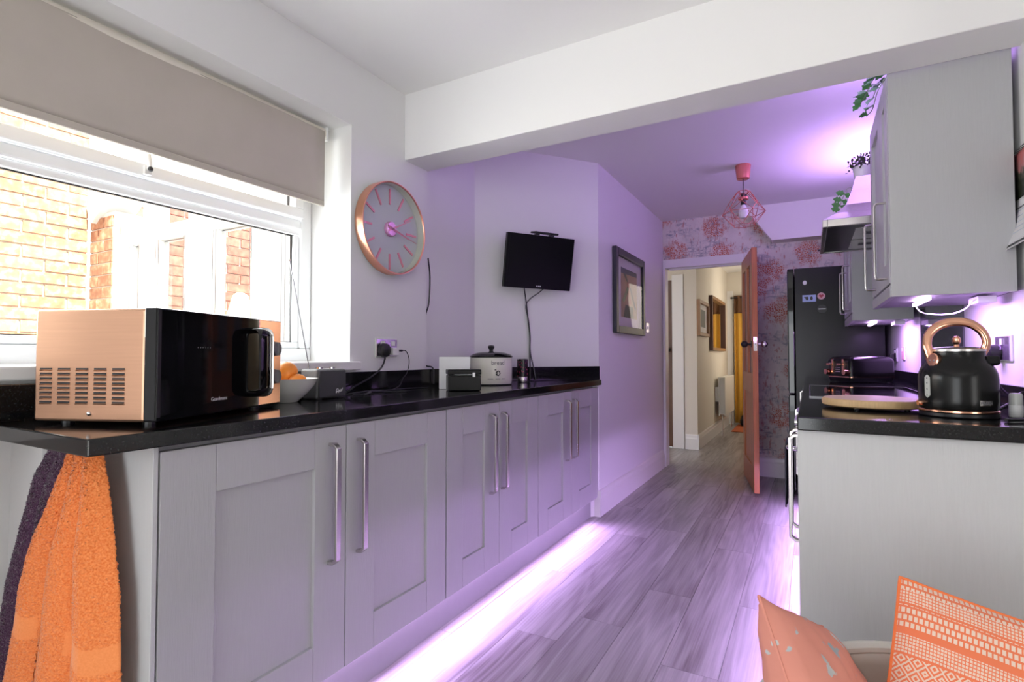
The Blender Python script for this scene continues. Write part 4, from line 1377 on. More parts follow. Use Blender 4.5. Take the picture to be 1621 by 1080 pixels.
rc2 = thing('base_cabinet', 'grey base cabinet at the far end of the right run, below the toaster', 'cabinet', (0, 0, 0), 0, 'right run base cabinets')
MB().box(0.0, 0.50, 3.002, 4.575, 0.13, 0.879).build('carcass', 'carcass', rc2)
shaker(rc2, RX + 0.002, 3.004, 3.788, 0.130, 0.866, (0.11, 0.11), face=-1, handle=(3.06, 0.645))
shaker(rc2, RX + 0.002, 3.791, 4.573, 0.130, 0.866, (0.11, 0.11), face=-1, handle=(4.52, 0.645))
MB().box(0.035, 0.05, 3.002, 4.575, 0.0, 0.12).build('plinth', 'soffit', rc2)
rw = thing('worktop', 'polished black granite worktop on the right under the kettle', 'worktop')


def rwx(y):
    return 0.60 if y < 2.25 else 0.60 - 0.0367 * (y - 2.25)


MB().prism([(RX, 1.622), (rwx(1.7) - 0.003, 1.622), (rwx(2.25) - 0.003, 2.25), (rwx(4.6) - 0.003, 4.585), (RX, 4.585)], 0.880, 0.916).build('slab', 'granite', rw, bevel=0.003)
MB().prism([(rwx(1.7) - 0.022, 1.625), (rwx(1.7) - 0.002, 1.625), (rwx(2.25) - 0.002, 2.25), (rwx(4.6) - 0.002, 4.58), (rwx(4.6) - 0.022, 4.58), (rwx(2.25) - 0.022, 2.25)], 0.9165, 0.982).build('upstand', 'granite', rw, bevel=0.002)
ho = thing('hob', 'black glass hob with a thin steel edge set in the right worktop', 'hob')
MB().box(0.002, 0.418, 2.402, 3.30, 0.9163, 0.920).build('glass', 'blackglass', ho, bevel=0.001)
for bxx in ((-0.002, 0.002, 2.398, 3.304), (0.418, 0.422, 2.398, 3.304)):
    MB().box(bxx[0], bxx[1], bxx[2], bxx[3], 0.9163, 0.9203).build('trim', 'darksteel', ho)
for yy in (2.398, 3.300):
    MB().box(0.002, 0.418, yy, yy + 0.004, 0.9163, 0.9203).build('trim', 'darksteel', ho)
rl = MB().box(0.052, 0.062, 1.70, 4.50, 0.1225, 0.1275).build('led_strip', 'led')
tag(rl, 'glowing purple LED strip under the right base cabinets', 'light')

# fridge freezer
fg = thing('fridge_freezer', 'tall black fridge freezer in the far right corner', 'fridge')
FX0 = -0.093
MB().box(FX0, 0.475, 4.602, 5.19, 0.02, 1.745).build('cabinet', 'fridge', fg, bevel=0.004)
for z0, z1 in ((0.79, 1.745), (0.05, 0.78)):
    d = MB().box(FX0 - 0.048, FX0 - 0.004, 4.600, 5.192, z0, z1).build('door', 'blackglass', fg, bevel=0.006)
    MB().box(FX0 - 0.050, FX0 - 0.046, 4.60, 4.625, z0 + 0.02, z1 - 0.02).build('grip', 'black', d)
for xx in (-0.02, 0.40):
    for yy in (4.65, 5.14):
        MB().cyl((xx, yy, 0), (xx, yy, 0.022), 0.015, 10).build('foot', 'black', fg)
mg = []
yF = 4.602
o = MB().lathe([(0.017, 0), (0.016, 0.004), (0.001, 0.006)], 20, frame((0, 0, 0), (1, 0, 0), (0, 0, 1)) @ Matrix.Diagonal((0.8, 1, 1, 1))).build('fridge_magnet', 'whiteplastic', None, True)
o.location = (-0.023, yF, 1.632)
tag(o, 'small white oval magnet, topmost on the fridge side', 'magnet', 'magnets on the fridge')
t = thing('fridge_magnet', 'pale blue rectangular picture magnet with two dark birds', 'magnet', (0.005, yF, 1.512), 0, 'magnets on the fridge')
MB().box(-0.045, 0.045, -0.003, 0, -0.026, 0.026).build('card', 'magblue', t, bevel=0.001)
for x_ in (-0.014, 0.015):
    MB().lathe([(0.011, -0.003), (0.010, 0.0012)][::-1], 14, frame((x_, -0.0035, 0.0), (1, 0, 0), (0, 0, 1)) @ Matrix.Diagonal((0.9, 1.4, 1, 1))).build('bird', 'black', t)
MB().prism([(-0.036, 0.012), (-0.016, 0.012), (-0.02, -0.006)], 0.003, 0.0042, frame((0, 0, 0), (1, 0, 0), (0, 0, 1))).build('wing', 'black', t)
t = thing('fridge_magnet', 'round pale pink magnet with a red heart on the fridge', 'magnet', (0.084, yF, 1.526), 0, 'magnets on the fridge')
MB().lathe([(0.026, 0), (0.025, 0.004)], 24, frame((0, 0, 0), (1, 0, 0), (0, 0, 1))).build('disc', 'pinkprint', t)
hp_ = [(0.0155 * sin(a) ** 3, 0.001 * (13 * cos(a) - 5 * cos(2 * a) - 2 * cos(3 * a) - cos(4 * a))) for a in [i * 2 * pi / 28 for i in range(28)]]
MB().prism(hp_, 0.004, 0.0052, frame((0, 0, 0), (1, 0, 0), (0, 0, 1))).build('heart', 'red', t)
t = thing('fridge_magnet', 'round black magnet with a white bar, lowest on the fridge', 'magnet', (0.088, yF, 1.428), 0, 'magnets on the fridge')
MB().lathe([(0.031, 0), (0.030, 0.004)], 24, frame((0, 0, 0), (1, 0, 0), (0, 0, 1))).build('disc', 'black', t)
MB().box(-0.024, 0.024, -0.0052, -0.004, -0.003, 0.004).build('bar', 'whiteplastic', t)

# wall cabinets -------------------------------------------------------------
def wall_cab(lab, y0, y1, xf, xb, zt, split, hy):
    t = thing('wall_cabinet', lab, 'cabinet', (0, 0, 0), 0, 'right wall cabinets')
    zb = 1.285
    MB().box(xf, xb, y0, y0 + 0.018, zb, zt + 0.018).build('end_panel', 'cabinet', t, bevel=0.001)
    MB().box(xf + 0.02, xb, y1 - 0.018, y1, zb + 0.04, zt).build('far_panel', 'cabinet', t)
    MB().box(xf + 0.02, xb, y0 + 0.018, y1 - 0.018, 1.289, 1.305).build('bottom', 'carcass', t)
    MB().box(xf + 0.02, xb, y0 + 0.018, y1 - 0.018, zt - 0.018, zt).build('top', 'carcass', t)
    MB().box(xb - 0.01, xb, y0 + 0.018, y1 - 0.018, 1.346, zt - 0.018).build('back', 'carcass', t)
    MB().box(xf - 0.002, xf + 0.016, y0 + 0.018, y1, zb, 1.326).build('pelmet', 'cabinet', t, bevel=0.001)
    for (a, b_), h in zip(split, hy):
        dr = shaker(t, xf - 0.002, a, b_, 1.334, zt, (0.07, 0.07), 0.08, 0.02, -1)
        o = MB().tube(catmull([(0, 0, -0.138), (-0.028, 0, -0.138), (-0.036, 0, -0.128), (-0.037, 0, -0.10), (-0.037, 0, 0), (-0.037, 0, 0.10), (-0.036, 0, 0.128), (-0.028, 0, 0.138), (0, 0, 0.138)], 5), 0.0045, 8).build('handle', 'steel', dr, True)
        o.location = (xf - 0.002, h, 1.495)
    return t


wall_cab('grey wall cabinet nearest the camera, above the kettle', 2.258, 2.858, 0.252, rwx(2.55) - 0.008, 2.070, [(2.277, 2.490), (2.493, 2.857)], [2.335, 2.705])
wall_cab('grey wall cabinet beyond the extractor hood, above the toaster', 3.70, 4.45, 0.225, rwx(4.45) - 0.005, 2.03, [(3.719, 4.05), (4.053, 4.449)], [3.86, 4.20])

# LEDs: under and over the wall cabinets
for (nm, lab, bxx) in (('led_strip', 'short glowing LED strip under the wall cabinet above the kettle', (0.352, 0.366, 2.28, 2.56, 1.270, 1.282)),
                       ('led_strip', 'short glowing LED strip under the wall cabinet above the toaster', (0.335, 0.350, 3.76, 4.15, 1.270, 1.282)),
                       ('led_strip', 'purple LED strip on top of the wall cabinets', (0.40, 0.415, 3.74, 4.42, 2.0305, 2.038))):
    o = MB().box(*bxx).build(nm, 'led', None, bevel=0.002)
    tag(o, lab, 'light')
dv = thing('led_driver', 'small white LED driver box with a looped white lead under the near wall cabinet', 'driver', (0.53, 2.42, 1.272))
MB().box(-0.025, 0.025, -0.06, 0.06, -0.012, 0.012).build('box', 'whiteplastic', dv, bevel=0.002)
MB().tube(catmull([(-0.171, 0.13, 0.004), (-0.166, 0.10, -0.018), (-0.155, 0.06, -0.034), (-0.12, 0.02, -0.044), (-0.08, -0.01, -0.043), (-0.052, -0.04, -0.028), (-0.04, -0.055, -0.008), (-0.028, -0.05, 0.0)], 7), 0.0025, 8).build('lead', 'whiteplastic', dv, True)
dv = thing('led_driver', 'small white LED driver box under the far wall cabinet', 'driver', (0.46, 3.85, 1.272))
MB().box(-0.025, 0.025, -0.07, 0.07, -0.012, 0.012).build('box', 'whiteplastic', dv, bevel=0.002)

# hood ----------------------------------------------------------------------
hd = thing('cooker_hood', 'steel pyramid cooker hood between the wall cabinets', 'hood')
HX0, HY0, HY1, HZ = 0.063, 2.90, 3.66, 1.685
hxw = rwx(3.2) - 0.004
a = MB()
fr_ = [(HX0, HY0, HZ), (hxw, HY0, HZ), (hxw, HY1, HZ), (HX0, HY1, HZ)]
a.box(HX0, HX0 + 0.02, HY0, HY1, HZ, HZ + 0.035).box(HX0 + 0.02, hxw, HY0, HY0 + 0.02, HZ, HZ + 0.035).box(HX0 + 0.02, hxw, HY1 - 0.02, HY1, HZ, HZ + 0.035)
a.build('rim', 'steel', hd, bevel=0.002)
c = MB()
levels = [(HX0, HY0, HY1, HZ + 0.035), (0.125, 3.00, 3.57, HZ + 0.085), (0.168, 3.08, 3.50, 1.825), (0.195, 3.11, 3.465, 1.90), (0.213, 3.125, 3.455, 1.970)]
vs = [p_ for (x0, y0, y1, z_) in levels for p_ in ((x0, y0, z_), (hxw, y0, z_), (hxw, y1, z_), (x0, y1, z_))]
fs = [(3, 2, 1, 0), tuple(4 * (len(levels) - 1) + q for q in range(4))]
for l in range(len(levels) - 1):
    fs += [(4 * l + i, 4 * l + (i + 1) % 4, 4 * l + 4 + (i + 1) % 4, 4 * l + 4 + i) for i in range(4)]
c.add(vs, fs)
c.build('canopy', 'steel', hd)
MB().box(HX0 + 0.02, hxw - 0.005, HY0 + 0.02, HY1 - 0.02, HZ + 0.004, HZ + 0.012).build('underside', 'black', hd)
for y0 in (3.0, 3.30):
    f_ = MB().box(0.20, 0.52, y0, y0 + 0.28, HZ + 0.0005, HZ + 0.004).build('filter', 'steel', hd, bevel=0.001)
    MB().box(0.24, 0.32, y0 + 0.10, y0 + 0.16, HZ - 0.001, HZ + 0.0005).build('catch', 'greyprint', f_)
MB().cyl((HX0, 3.62, HZ + 0.016), (HX0 - 0.012, 3.62, HZ + 0.016), 0.006, 10).build('button', 'black', hd)
sp = MB().prism([(rwx(2.92) - 0.006, 2.90), (rwx(2.92) - 0.001, 2.90), (rwx(3.69) - 0.001, 3.69), (rwx(3.69) - 0.006, 3.69)], 0.984, 1.66).build('splashback', 'smoke')
tag(sp, 'dark grey glass splashback behind the hob', 'splashback')

# right wall sockets
def socket_r(lab, y, z, w, m='socketpl'):
    t = thing('wall_socket', lab, 'socket', (rwx(y), y, z), radians(180 + (2.1 if y > 2.25 else 0)))
    MB().box(0, 0.007, -w, w, -0.045, 0.045).build('back_box', 'whiteplastic', t, bevel=0.002)
    MB().box(0.007, 0.010, -w + 0.006, w - 0.006, -0.041, 0.041).build('plate', m, t, bevel=0.001)
    MB().box(0.010, 0.014, -0.010, 0.010, 0.012, 0.034).build('rocker_switch', 'whiteplastic', t, bevel=0.001)
    return t


socket_r('chrome double wall socket right of the kettle', 2.44, 1.105, 0.073)
socket_r('small chrome socket on the far right wall with the toaster plug', 4.44, 1.085, 0.045)
socket_r('small chrome socket with a red switch on the far right wall', 4.18, 1.095, 0.040, 'pinkprint')
kp = thing('black_plug', 'black kettle plug in the socket beside the kettle', 'plug', (rwx(2.44) - 0.011, 2.462, 1.09), pi)
MB().lathe([(0.026, 0), (0.03, 0.008), (0.027, 0.028), (0.016, 0.036), (0.001, 0.038)], 20, frame((0, 0, 0), (0, 1, 0), (0, 0, 1))).build('body', 'black', kp, True)
MB().tube(catmull([(0.018, 0, -0.024), (0.02, 0.005, -0.06), (0.018, 0.02, -0.12), (0.045, 0.08, -0.160), (0.07, 0.16, -0.168)], 7), 0.004, 8).build('lead', 'black', kp, True)
tp_ = thing('black_plug', 'black toaster plug with its lead on the far right wall', 'plug', (rwx(4.44) - 0.011, 4.445, 1.065), pi)
MB().box(0, 0.03, -0.022, 0.022, -0.024, 0.024).build('body', 'black', tp_, bevel=0.006)
MB().tube(catmull([(0.018, 0, -0.022), (0.03, 0.01, -0.06), (0.07, 0.03, -0.09), (0.10, 0.06, -0.095)], 7), 0.004, 8).build('lead', 'black', tp_, True)

# ================================================================== toaster
ts = thing('toaster', 'black and copper toaster in front of the fridge side', 'toaster', (0.275, 3.93, 0.917), radians(-57))
ts.scale = (0.92, 0.92, 1.0)
# local -Y face carries the controls, long side towards +X
TWX, TLY, TH_ = 0.118, 0.155, 0.158


def rr(w, l, r, n=5):
    pts = []
    for cx, cy, a0 in ((w - r, l - r, 0), (-w + r, l - r, 90), (-w + r, -l + r, 180), (w - r, -l + r, 270)):
        for i in range(n + 1):
            a = radians(a0 + 90 * i / n)
            pts.append((cx + r * cos(a), cy + r * sin(a)))
    return pts


def loft(secs):
    """secs: list of (z, pts)"""
    mb = MB()
    n = len(secs[0][1])
    vs = [(x, y, z) for z, pts in secs for x, y in pts]
    fs = [tuple(range(n))[::-1], tuple(range((len(secs) - 1) * n, len(secs) * n))]
    for j in range(len(secs) - 1):
        for i in range(n):
            i2 = (i + 1) % n
            fs.append((j * n + i, j * n + i2, (j + 1) * n + i2, (j + 1) * n + i))
    return mb.add(vs, fs)


loft([(0.004, rr(TWX - 0.008, TLY - 0.008, 0.02)), (0.03, rr(TWX, TLY, 0.025))]).build('base', 'black', ts, True, sharp=50)
loft([(0.030, rr(TWX + 0.001, TLY + 0.001, 0.025)), (0.035, rr(TWX + 0.001, TLY + 0.001, 0.025))]).build('base_trim', 'copper', ts, True, sharp=50)
loft([(0.035, rr(TWX, TLY, 0.025)), (0.125, rr(TWX, TLY, 0.025)), (0.142, rr(TWX - 0.006, TLY - 0.006, 0.024)), (0.153, rr(TWX - 0.020, TLY - 0.02, 0.02)), (TH_, rr(TWX - 0.04, TLY - 0.04, 0.015))]).build('body', 'mattblack', ts, True, sharp=60)
slt = MB()
for x_ in (-0.05, 0.02):
    slt.box(x_, x_ + 0.030, -0.11, 0.11, TH_ - 0.002, TH_ + 0.001)
slt.build('slots', 'black', ts)
MB().box(-TWX + 0.02, TWX - 0.02, -TLY - 0.003, -TLY + 0.004, 0.04, 0.132).build('control_plate', 'black', ts, bevel=0.003)
for x_ in (-0.052, 0.052):
    MB().box(x_ - 0.008, x_ + 0.008, -TLY - 0.008, -TLY - 0.002, 0.050, 0.140).build('lever_track', 'copper', ts, bevel=0.001)
    MB().box(x_ - 0.026, x_ + 0.006, -TLY - 0.032, -TLY - 0.004, 0.102, 0.116).build('lever', 'copper', ts, bevel=0.003)
for x_ in (-0.09, 0.09):
    MB().cyl((x_, -TLY + 0.004, 0.062), (x_, -TLY - 0.030, 0.062), 0.020, 18, 0.017).build('dial', 'copper', ts, True)
lbl = MB()
for z in (0.062, 0.075, 0.088):
    lbl.box(-0.026, 0.022, -TLY - 0.0042, -TLY - 0.003, z, z + 0.004)
lbl.build('button', 'steel', ts)

# ================================================================== chopping board
cbo = MB()
cbo.lathe([(0.128, 0), (0.134, 0.004), (0.135, 0.018), (0.131, 0.024)], 56)
cb_ = cbo.build('chopping_board', 'bamboo', None, True)
cb_.location = (0.168, 2.005, 0.9225)
tag(cb_, 'round bamboo chopping board lying beside the kettle', 'board')
MB().lathe([(0.130, 0.0241), (0.129, 0.0246)], 56).build('top_face', 'boardtop', cb_)
for a in range(3):
    MB().cyl((0.09 * cos(a * 2.1), 0.09 * sin(a * 2.1), -0.006), (0.09 * cos(a * 2.1), 0.09 * sin(a * 2.1), 0.001), 0.008, 10).build('foot', 'black', cb_)

# ================================================================== kettle
kt = thing('kettle', 'matt black retro kettle with a copper arched handle', 'kettle', (0.350, 1.855, 0.917), radians(-11))
kt.scale = (0.80, 0.80, 0.945)
MB().lathe([(0.104, 0), (0.107, 0.003), (0.107, 0.011), (0.104, 0.013)], 48).build('power_base', 'black', kt, True)
MB().lathe([(0.104, 0.013), (0.108, 0.0145), (0.108, 0.019), (0.105, 0.021)], 48).build('base_ring', 'copper', kt, True)
prof = [(0.104, 0.021), (0.106, 0.026), (0.107, 0.05), (0.107, 0.105), (0.105, 0.122), (0.098, 0.138), (0.086, 0.152), (0.078, 0.163), (0.075, 0.172), (0.0745, 0.184)]
MB().lathe(prof, 56).build('body', 'mattblack', kt, True, sharp=60)
MB().lathe([(0.0745, 0.184), (0.076, 0.1845), (0.076, 0.190), (0.072, 0.1925)], 48).build('rim', 'steel', kt, True)
MB().lathe([(0.070, 0.1925), (0.060, 0.196), (0.02, 0.198), (0.001, 0.198)], 40).build('lid', 'mattblack', kt, True)
MB().lathe([(0.008, 0.197), (0.007, 0.204), (0.012, 0.212), (0.012, 0.221), (0.006, 0.228), (0.001, 0.229)], 20).build('lid_knob', 'copper', kt, True)
pth = catmull([(-0.066, -0.045, 0.155), (-0.072, -0.042, 0.178), (-0.078, -0.036, 0.205), (-0.072, -0.025, 0.235), (-0.045, -0.012, 0.260), (-0.005, 0.0, 0.270), (0.035, 0.008, 0.264), (0.064, 0.015, 0.243), (0.077, 0.018, 0.215), (0.074, 0.02, 0.195), (0.066, 0.02, 0.180)], 6)
MB().tube(pth, 0.012, 14, flat=(0.0135, 0.0105)).build('handle', 'copper', kt, True)
br = MB()
br.lathe([(0.021, -0.012), (0.021, 0.006), (0.018, 0.009), (0.001, 0.010)], 20, frame((-0.058, -0.058, 0.158), (0.72, -0.69, 0), (0.1, 0.1, 1)))
br.build('handle_bracket', 'copper', kt, True)
for dx in (-0.008, 0.008):
    MB().sphere((-0.0645 + dx * 0.7, -0.0665 - dx * 0.7, 0.158), 0.003, 8).build('rivet', 'steel', kt)
MB().prism([(0.074, -0.025), (0.112, 0), (0.074, 0.025)], 0.145, 0.172).build('spout', 'mattblack', kt, bevel=0.006)


def on_body(name, x0, x1, z0, z1, r, m, th=0.003, ang0=0.0, rnd_=0.0):
    """plate hugging a cylinder of radius r; x is arc length about angle ang0"""
    pts = []
    n = 10
    vs, fs = [], []
    for rr_ in (r, r + th):
        for j in range(n + 1):
            for i in range(7):
                t = i / 6
                z = z0 + (z1 - z0) * j / n
                e = min(z - z0, z1 - z)
                w = (x1 - x0) / 2
                if rnd_ and e < rnd_:
                    w = w - rnd_ + sqrt(max(0, rnd_ ** 2 - (rnd_ - e) ** 2)) + 1e-4
                x_ = (x0 + x1) / 2 + (2 * t - 1) * w
                a = ang0 + x_ / r
                vs.append((rr_ * cos(a), rr_ * sin(a), z))
    K = 7 * (n + 1)
    for j in range(n):
        for i in range(6):
            k_ = j * 7 + i
            fs.append((K + k_, K + k_ + 1, K + k_ + 8, K + k_ + 7))
        for i in (0, 6):
            k_ = j * 7 + i
            fs.append((k_, k_ + 7, K + k_ + 7, K + k_))
    for j in (0, n):
        for i in range(6):
            k_ = j * 7 + i
            fs.append((k_, k_ + 1, K + k_ + 1, K + k_))
    return MB().add(vs, fs).build(name, m, kt, False)


on_body('water_gauge', -0.010, 0.010, 0.052, 0.118, 0.1068, 'gauge', 0.002, radians(-90 - 46), 0.0099)
dots = MB()
for z in (0.06, 0.077, 0.094, 0.108):
    a = radians(-90 - 46)
    dots.sphere((0.109 * cos(a), 0.109 * sin(a), z), 0.0022, 8)
dots.build('gauge_marks', 'greyprint', kt)
on_body('badge', -0.021, 0.021, 0.036, 0.050, 0.107, 'steel', 0.0015, radians(-90 + 42))
tb = text('HADEN', 0.0115, 'greyprint', kt, Matrix.Identity(4), 'badge_lettering', 0.0003)
tb.data.transform(frame((0, 0, 0.043), (1, 0, 0), (0, 0, 1)))
wrap_on_cyl(tb, 0.1087, radians(-90 + 42))
sw = MB()
a = radians(-90 - 58)
sw.cyl((0.100 * cos(a), 0.100 * sin(a), 0.038), (0.124 * cos(a), 0.124 * sin(a), 0.036), 0.008, 12)
sw.build('switch_lever', 'copper', kt, True)
kd = thing('kettle_lead', 'black kettle lead looping along the worktop behind the white pot', 'cable')
MB().tube(catmull([(0.44, 1.93, 0.925), (0.49, 1.99, 0.945), (0.53, 2.03, 0.975), (0.545, 2.0, 0.95), (0.53, 1.90, 0.923), (0.47, 1.78, 0.9215), (0.42, 1.74, 0.9215)], 8), 0.0045, 8).build('lead', 'black', kd, True)
wp = thing('white_shaker', 'small white plastic pot standing right of the kettle', 'pot', (0.476, 1.885, 0.917))
MB().lathe([(0.014, 0), (0.015, 0.002), (0.015, 0.030), (0.014, 0.032)], 20).build('body', 'whiteplastic', wp, True)
MB().lathe([(0.0145, 0.032), (0.0145, 0.058), (0.012, 0.063), (0.001, 0.064)], 20).build('cap', 'gauge', wp, True)

# ================================================================== plants over the cabinets
def leaf_mesh(name, l, w, m, lobes=0):
    pts = []
    n = 10
    for i in range(n + 1):
        t = i / n
        ww = w * sin(pi * t) ** 0.7 * (1 - 0.3 * t)
        if lobes:
            ww *= 1 + 0.28 * cos(lobes * 2 * pi * t)
        pts.append((ww, l * t, 0.15 * l * (t * (1 - t)) * 2))
    vs, fs = [], []
    for x_, y_, z_ in pts:
        vs += [(-x_, y_, z_ + 0.2 * x_), (0, y_, z_), (x_, y_, z_ + 0.2 * x_)]
    for i in range(n):
        k_ = i * 3
        fs += [(k_, k_ + 1, k_ + 4, k_ + 3), (k_ + 1, k_ + 2, k_ + 5, k_ + 4)]
    return MB().add(vs, fs).mesh(name, m, True)


LM = leaf_mesh('leaf', 0.062, 0.024, 'leaf', 3)


def add_leaf(parent, loc, d, roll=0, s=1.0):
    o = bpy.data.objects.new('leaf', LM)
    COL.objects.link(o)
    o.parent = parent
    o.location = loc
    q = Vector(d).to_track_quat('Y', 'Z')
    o.rotation_euler = (q.to_matrix().to_4x4() @ Matrix.Rotation(roll, 4, 'Y')).to_euler()
    o.scale = (s, s, s)


pot_prof = [(0.034, 0), (0.038, 0.004), (0.048, 0.09), (0.049, 0.095), (0.045, 0.095), (0.043, 0.085), (0.001, 0.085)]
p1 = thing('trailing_plant', 'green trailing plant in a white pot on the near wall cabinet', 'plant', (0.315, 2.53, 2.071))
MB().lathe(pot_prof, 28).build('pot', 'white', p1, True)
MB().lathe([(0.043, 0.086), (0.001, 0.090)], 20).build('soil', 'soil', p1)
rnd = random.Random(11)
vines = [[(0, 0, 0.09), (-0.04, -0.01, 0.13), (-0.08, -0.02, 0.10), (-0.105, -0.03, 0.045), (-0.125, -0.02, 0.01)],
         [(0, 0, 0.09), (-0.03, -0.02, 0.10), (-0.065, -0.03, 0.05), (-0.085, -0.03, -0.02), (-0.105, -0.03, -0.045)],
         [(0, 0, 0.09), (-0.03, 0.02, 0.11), (-0.06, 0.03, 0.09), (-0.08, 0.03, 0.04)]]
for v in vines:
    cv_ = catmull(v, 6)
    MB().tube(cv_, 0.0016, 6).build('stem', 'stem', p1, True)
    for i in range(5, len(cv_), 3):
        p = cv_[i]
        for sgn in (-1, 1):
            if rnd.random() < 0.75:
                add_leaf(p1, p, (-0.6 + rnd.uniform(-0.3, 0.2), sgn * 0.7, -0.35 + rnd.uniform(-0.3, 0.3)), rnd.uniform(-0.6, 0.6), rnd.uniform(0.6, 0.85))
p2 = thing('potted_bush', 'small dark bushy plant in a white pot on the cooker hood', 'plant', (0.252, 3.24, 1.971))
p2.scale = (1.15, 1.15, 1.1)
MB().lathe([(r * 0.80, z * 0.72) for r, z in pot_prof], 28).build('pot', 'white', p2, True)
fo = MB()
rnd = random.Random(3)
for i in range(260):
    th_ = rnd.uniform(0, 2 * pi)
    ph = rnd.uniform(0, pi / 2 * 1.15)
    rr_ = 0.068 * rnd.uniform(0.5, 1.0)
    p = Vector((rr_ * sin(ph) * cos(th_), rr_ * sin(ph) * sin(th_), 0.068 + rr_ * 0.8 * cos(ph)))
    d = Vector((rnd.gauss(0, 1), rnd.gauss(0, 1), rnd.gauss(0.4, 1))).normalized()
    q = Matrix.Translation(p) @ d.to_track_quat('Y', 'Z').to_matrix().to_4x4()
    fo.add([(0, 0, 0), (0.005, 0.008, 0.001), (0, 0.018, 0), (-0.005, 0.008, 0.001)], [(0, 1, 2, 3)], q)
tag(fo.build('foliage', 'leafdark', p2), kind='stuff')
p3 = thing('sprig_plant', 'small leafy sprig in a white pot beyond the cooker hood', 'plant', (0.27, 3.80, 2.031))
MB().lathe([(r * 0.7, z * 0.6) for r, z in pot_prof], 24).build('pot', 'white', p3, True)
for v in ([(0, 0, 0.05), (-0.05, -0.03, 0.06), (-0.08, -0.05, 0.0), (-0.095, -0.06, -0.05), (-0.10, -0.06, -0.09)],):
    cv_ = catmull(v, 6)
    MB().tube(cv_, 0.0016, 6).build('stem', 'stem', p3, True)
    for i in range(10, len(cv_), 4):
        add_leaf(p3, cv_[i], (-0.8, 0.1 - 0.2 * (i % 2), 0.3), 1.2, 0.8)
        add_leaf(p3, cv_[i], (0.5, -0.2, -0.5), -1.1, 0.75)

# ================================================================== calendar
cal = thing('wall_calendar', 'spiral wall calendar with a curled lower page at the right edge', 'calendar', (0.598, 2.18, 1.43))


def calx(z):
    return -0.006 - 0.035 * max(0, (0.14 - z) / 0.14) ** 2


def cgrid(z0, z1, y0=-0.16, y1=0.14, dx=0.0):
    return lambda u, v: (calx(z0 + v * (z1 - z0)) + dx, y1 + u * (y0 - y1), z0 + v * (z1 - z0))


for nm, z0, z1, mn, dx in (('picture_leaf', 0.15, 0.30, None, 0), ('date_leaf', 0.0, 0.15, 'paper', 0), ('under_leaf', -0.006, 0.12, 'greyprint', 0.004), ('under_leaf', -0.012, 0.10, 'paper', 0.005)):
    if mn is None:
        m_, nt, b = new_mat('landscape_print')
        N, L = nt.nodes, nt.links
        tc = N.new('ShaderNodeTexCoord')
        sx_ = N.new('ShaderNodeSeparateXYZ')
        L.new(tc.outputs['Object'], sx_.inputs[0])
        nz = N.new('ShaderNodeTexNoise')
        nz.inputs['Scale'].default_value = 45
        L.new(tc.outputs['Object'], nz.inputs['Vector'])
        ma = N.new('ShaderNodeMath')
        ma.operation = 'MULTIPLY_ADD'
        ma.inputs[1].default_value = 0.12
        L.new(nz.outputs[0], ma.inputs[0])
        L.new(sx_.outputs['Z'], ma.inputs[2])
        r = ramp(N, [(0.0, (0.01, 0.01, 0.012)), (0.25, (0.02, 0.025, 0.01)), (0.285, (0.07, 0.07, 0.05)), (0.31, (0.50, 0.22, 0.22)), (0.36, (0.55, 0.12, 0.12))])
        L.new(ma.outputs[0], r.inputs[0])
        L.new(r.outputs[0], b.inputs['Base Color'])
        mn = m_
    o = MB().grid(cgrid(z0, z1, dx=dx), 6, 12).build(nm, mn, cal, True)
    o.modifiers.new('solid', 'SOLIDIFY').thickness = 0.0012
sprl = MB()
for i in range(24):
    y = -0.15 + i * 0.0122
    sprl.tube([(-0.006 + 0.006 * cos(a), y, 0.302 + 0.006 * sin(a)) for a in [k_ * pi / 4 for k_ in range(9)]], 0.0009, 5)
tag(sprl.build('spiral_binding', 'black', cal), kind='stuff')
MB().box(-0.0085, -0.0072, -0.155, 0.135, 0.118, 0.122).build('heading_bar', 'greyprint', cal)
gl = MB()
for i in range(1, 6):
    gl.box(calx(0.02 + i * 0.018) - 0.0012, calx(0.02 + i * 0.018) - 0.0006, -0.15, 0.13, 0.02 + i * 0.018, 0.0206 + i * 0.018)
gl.build('date_grid', 'magblue', cal)

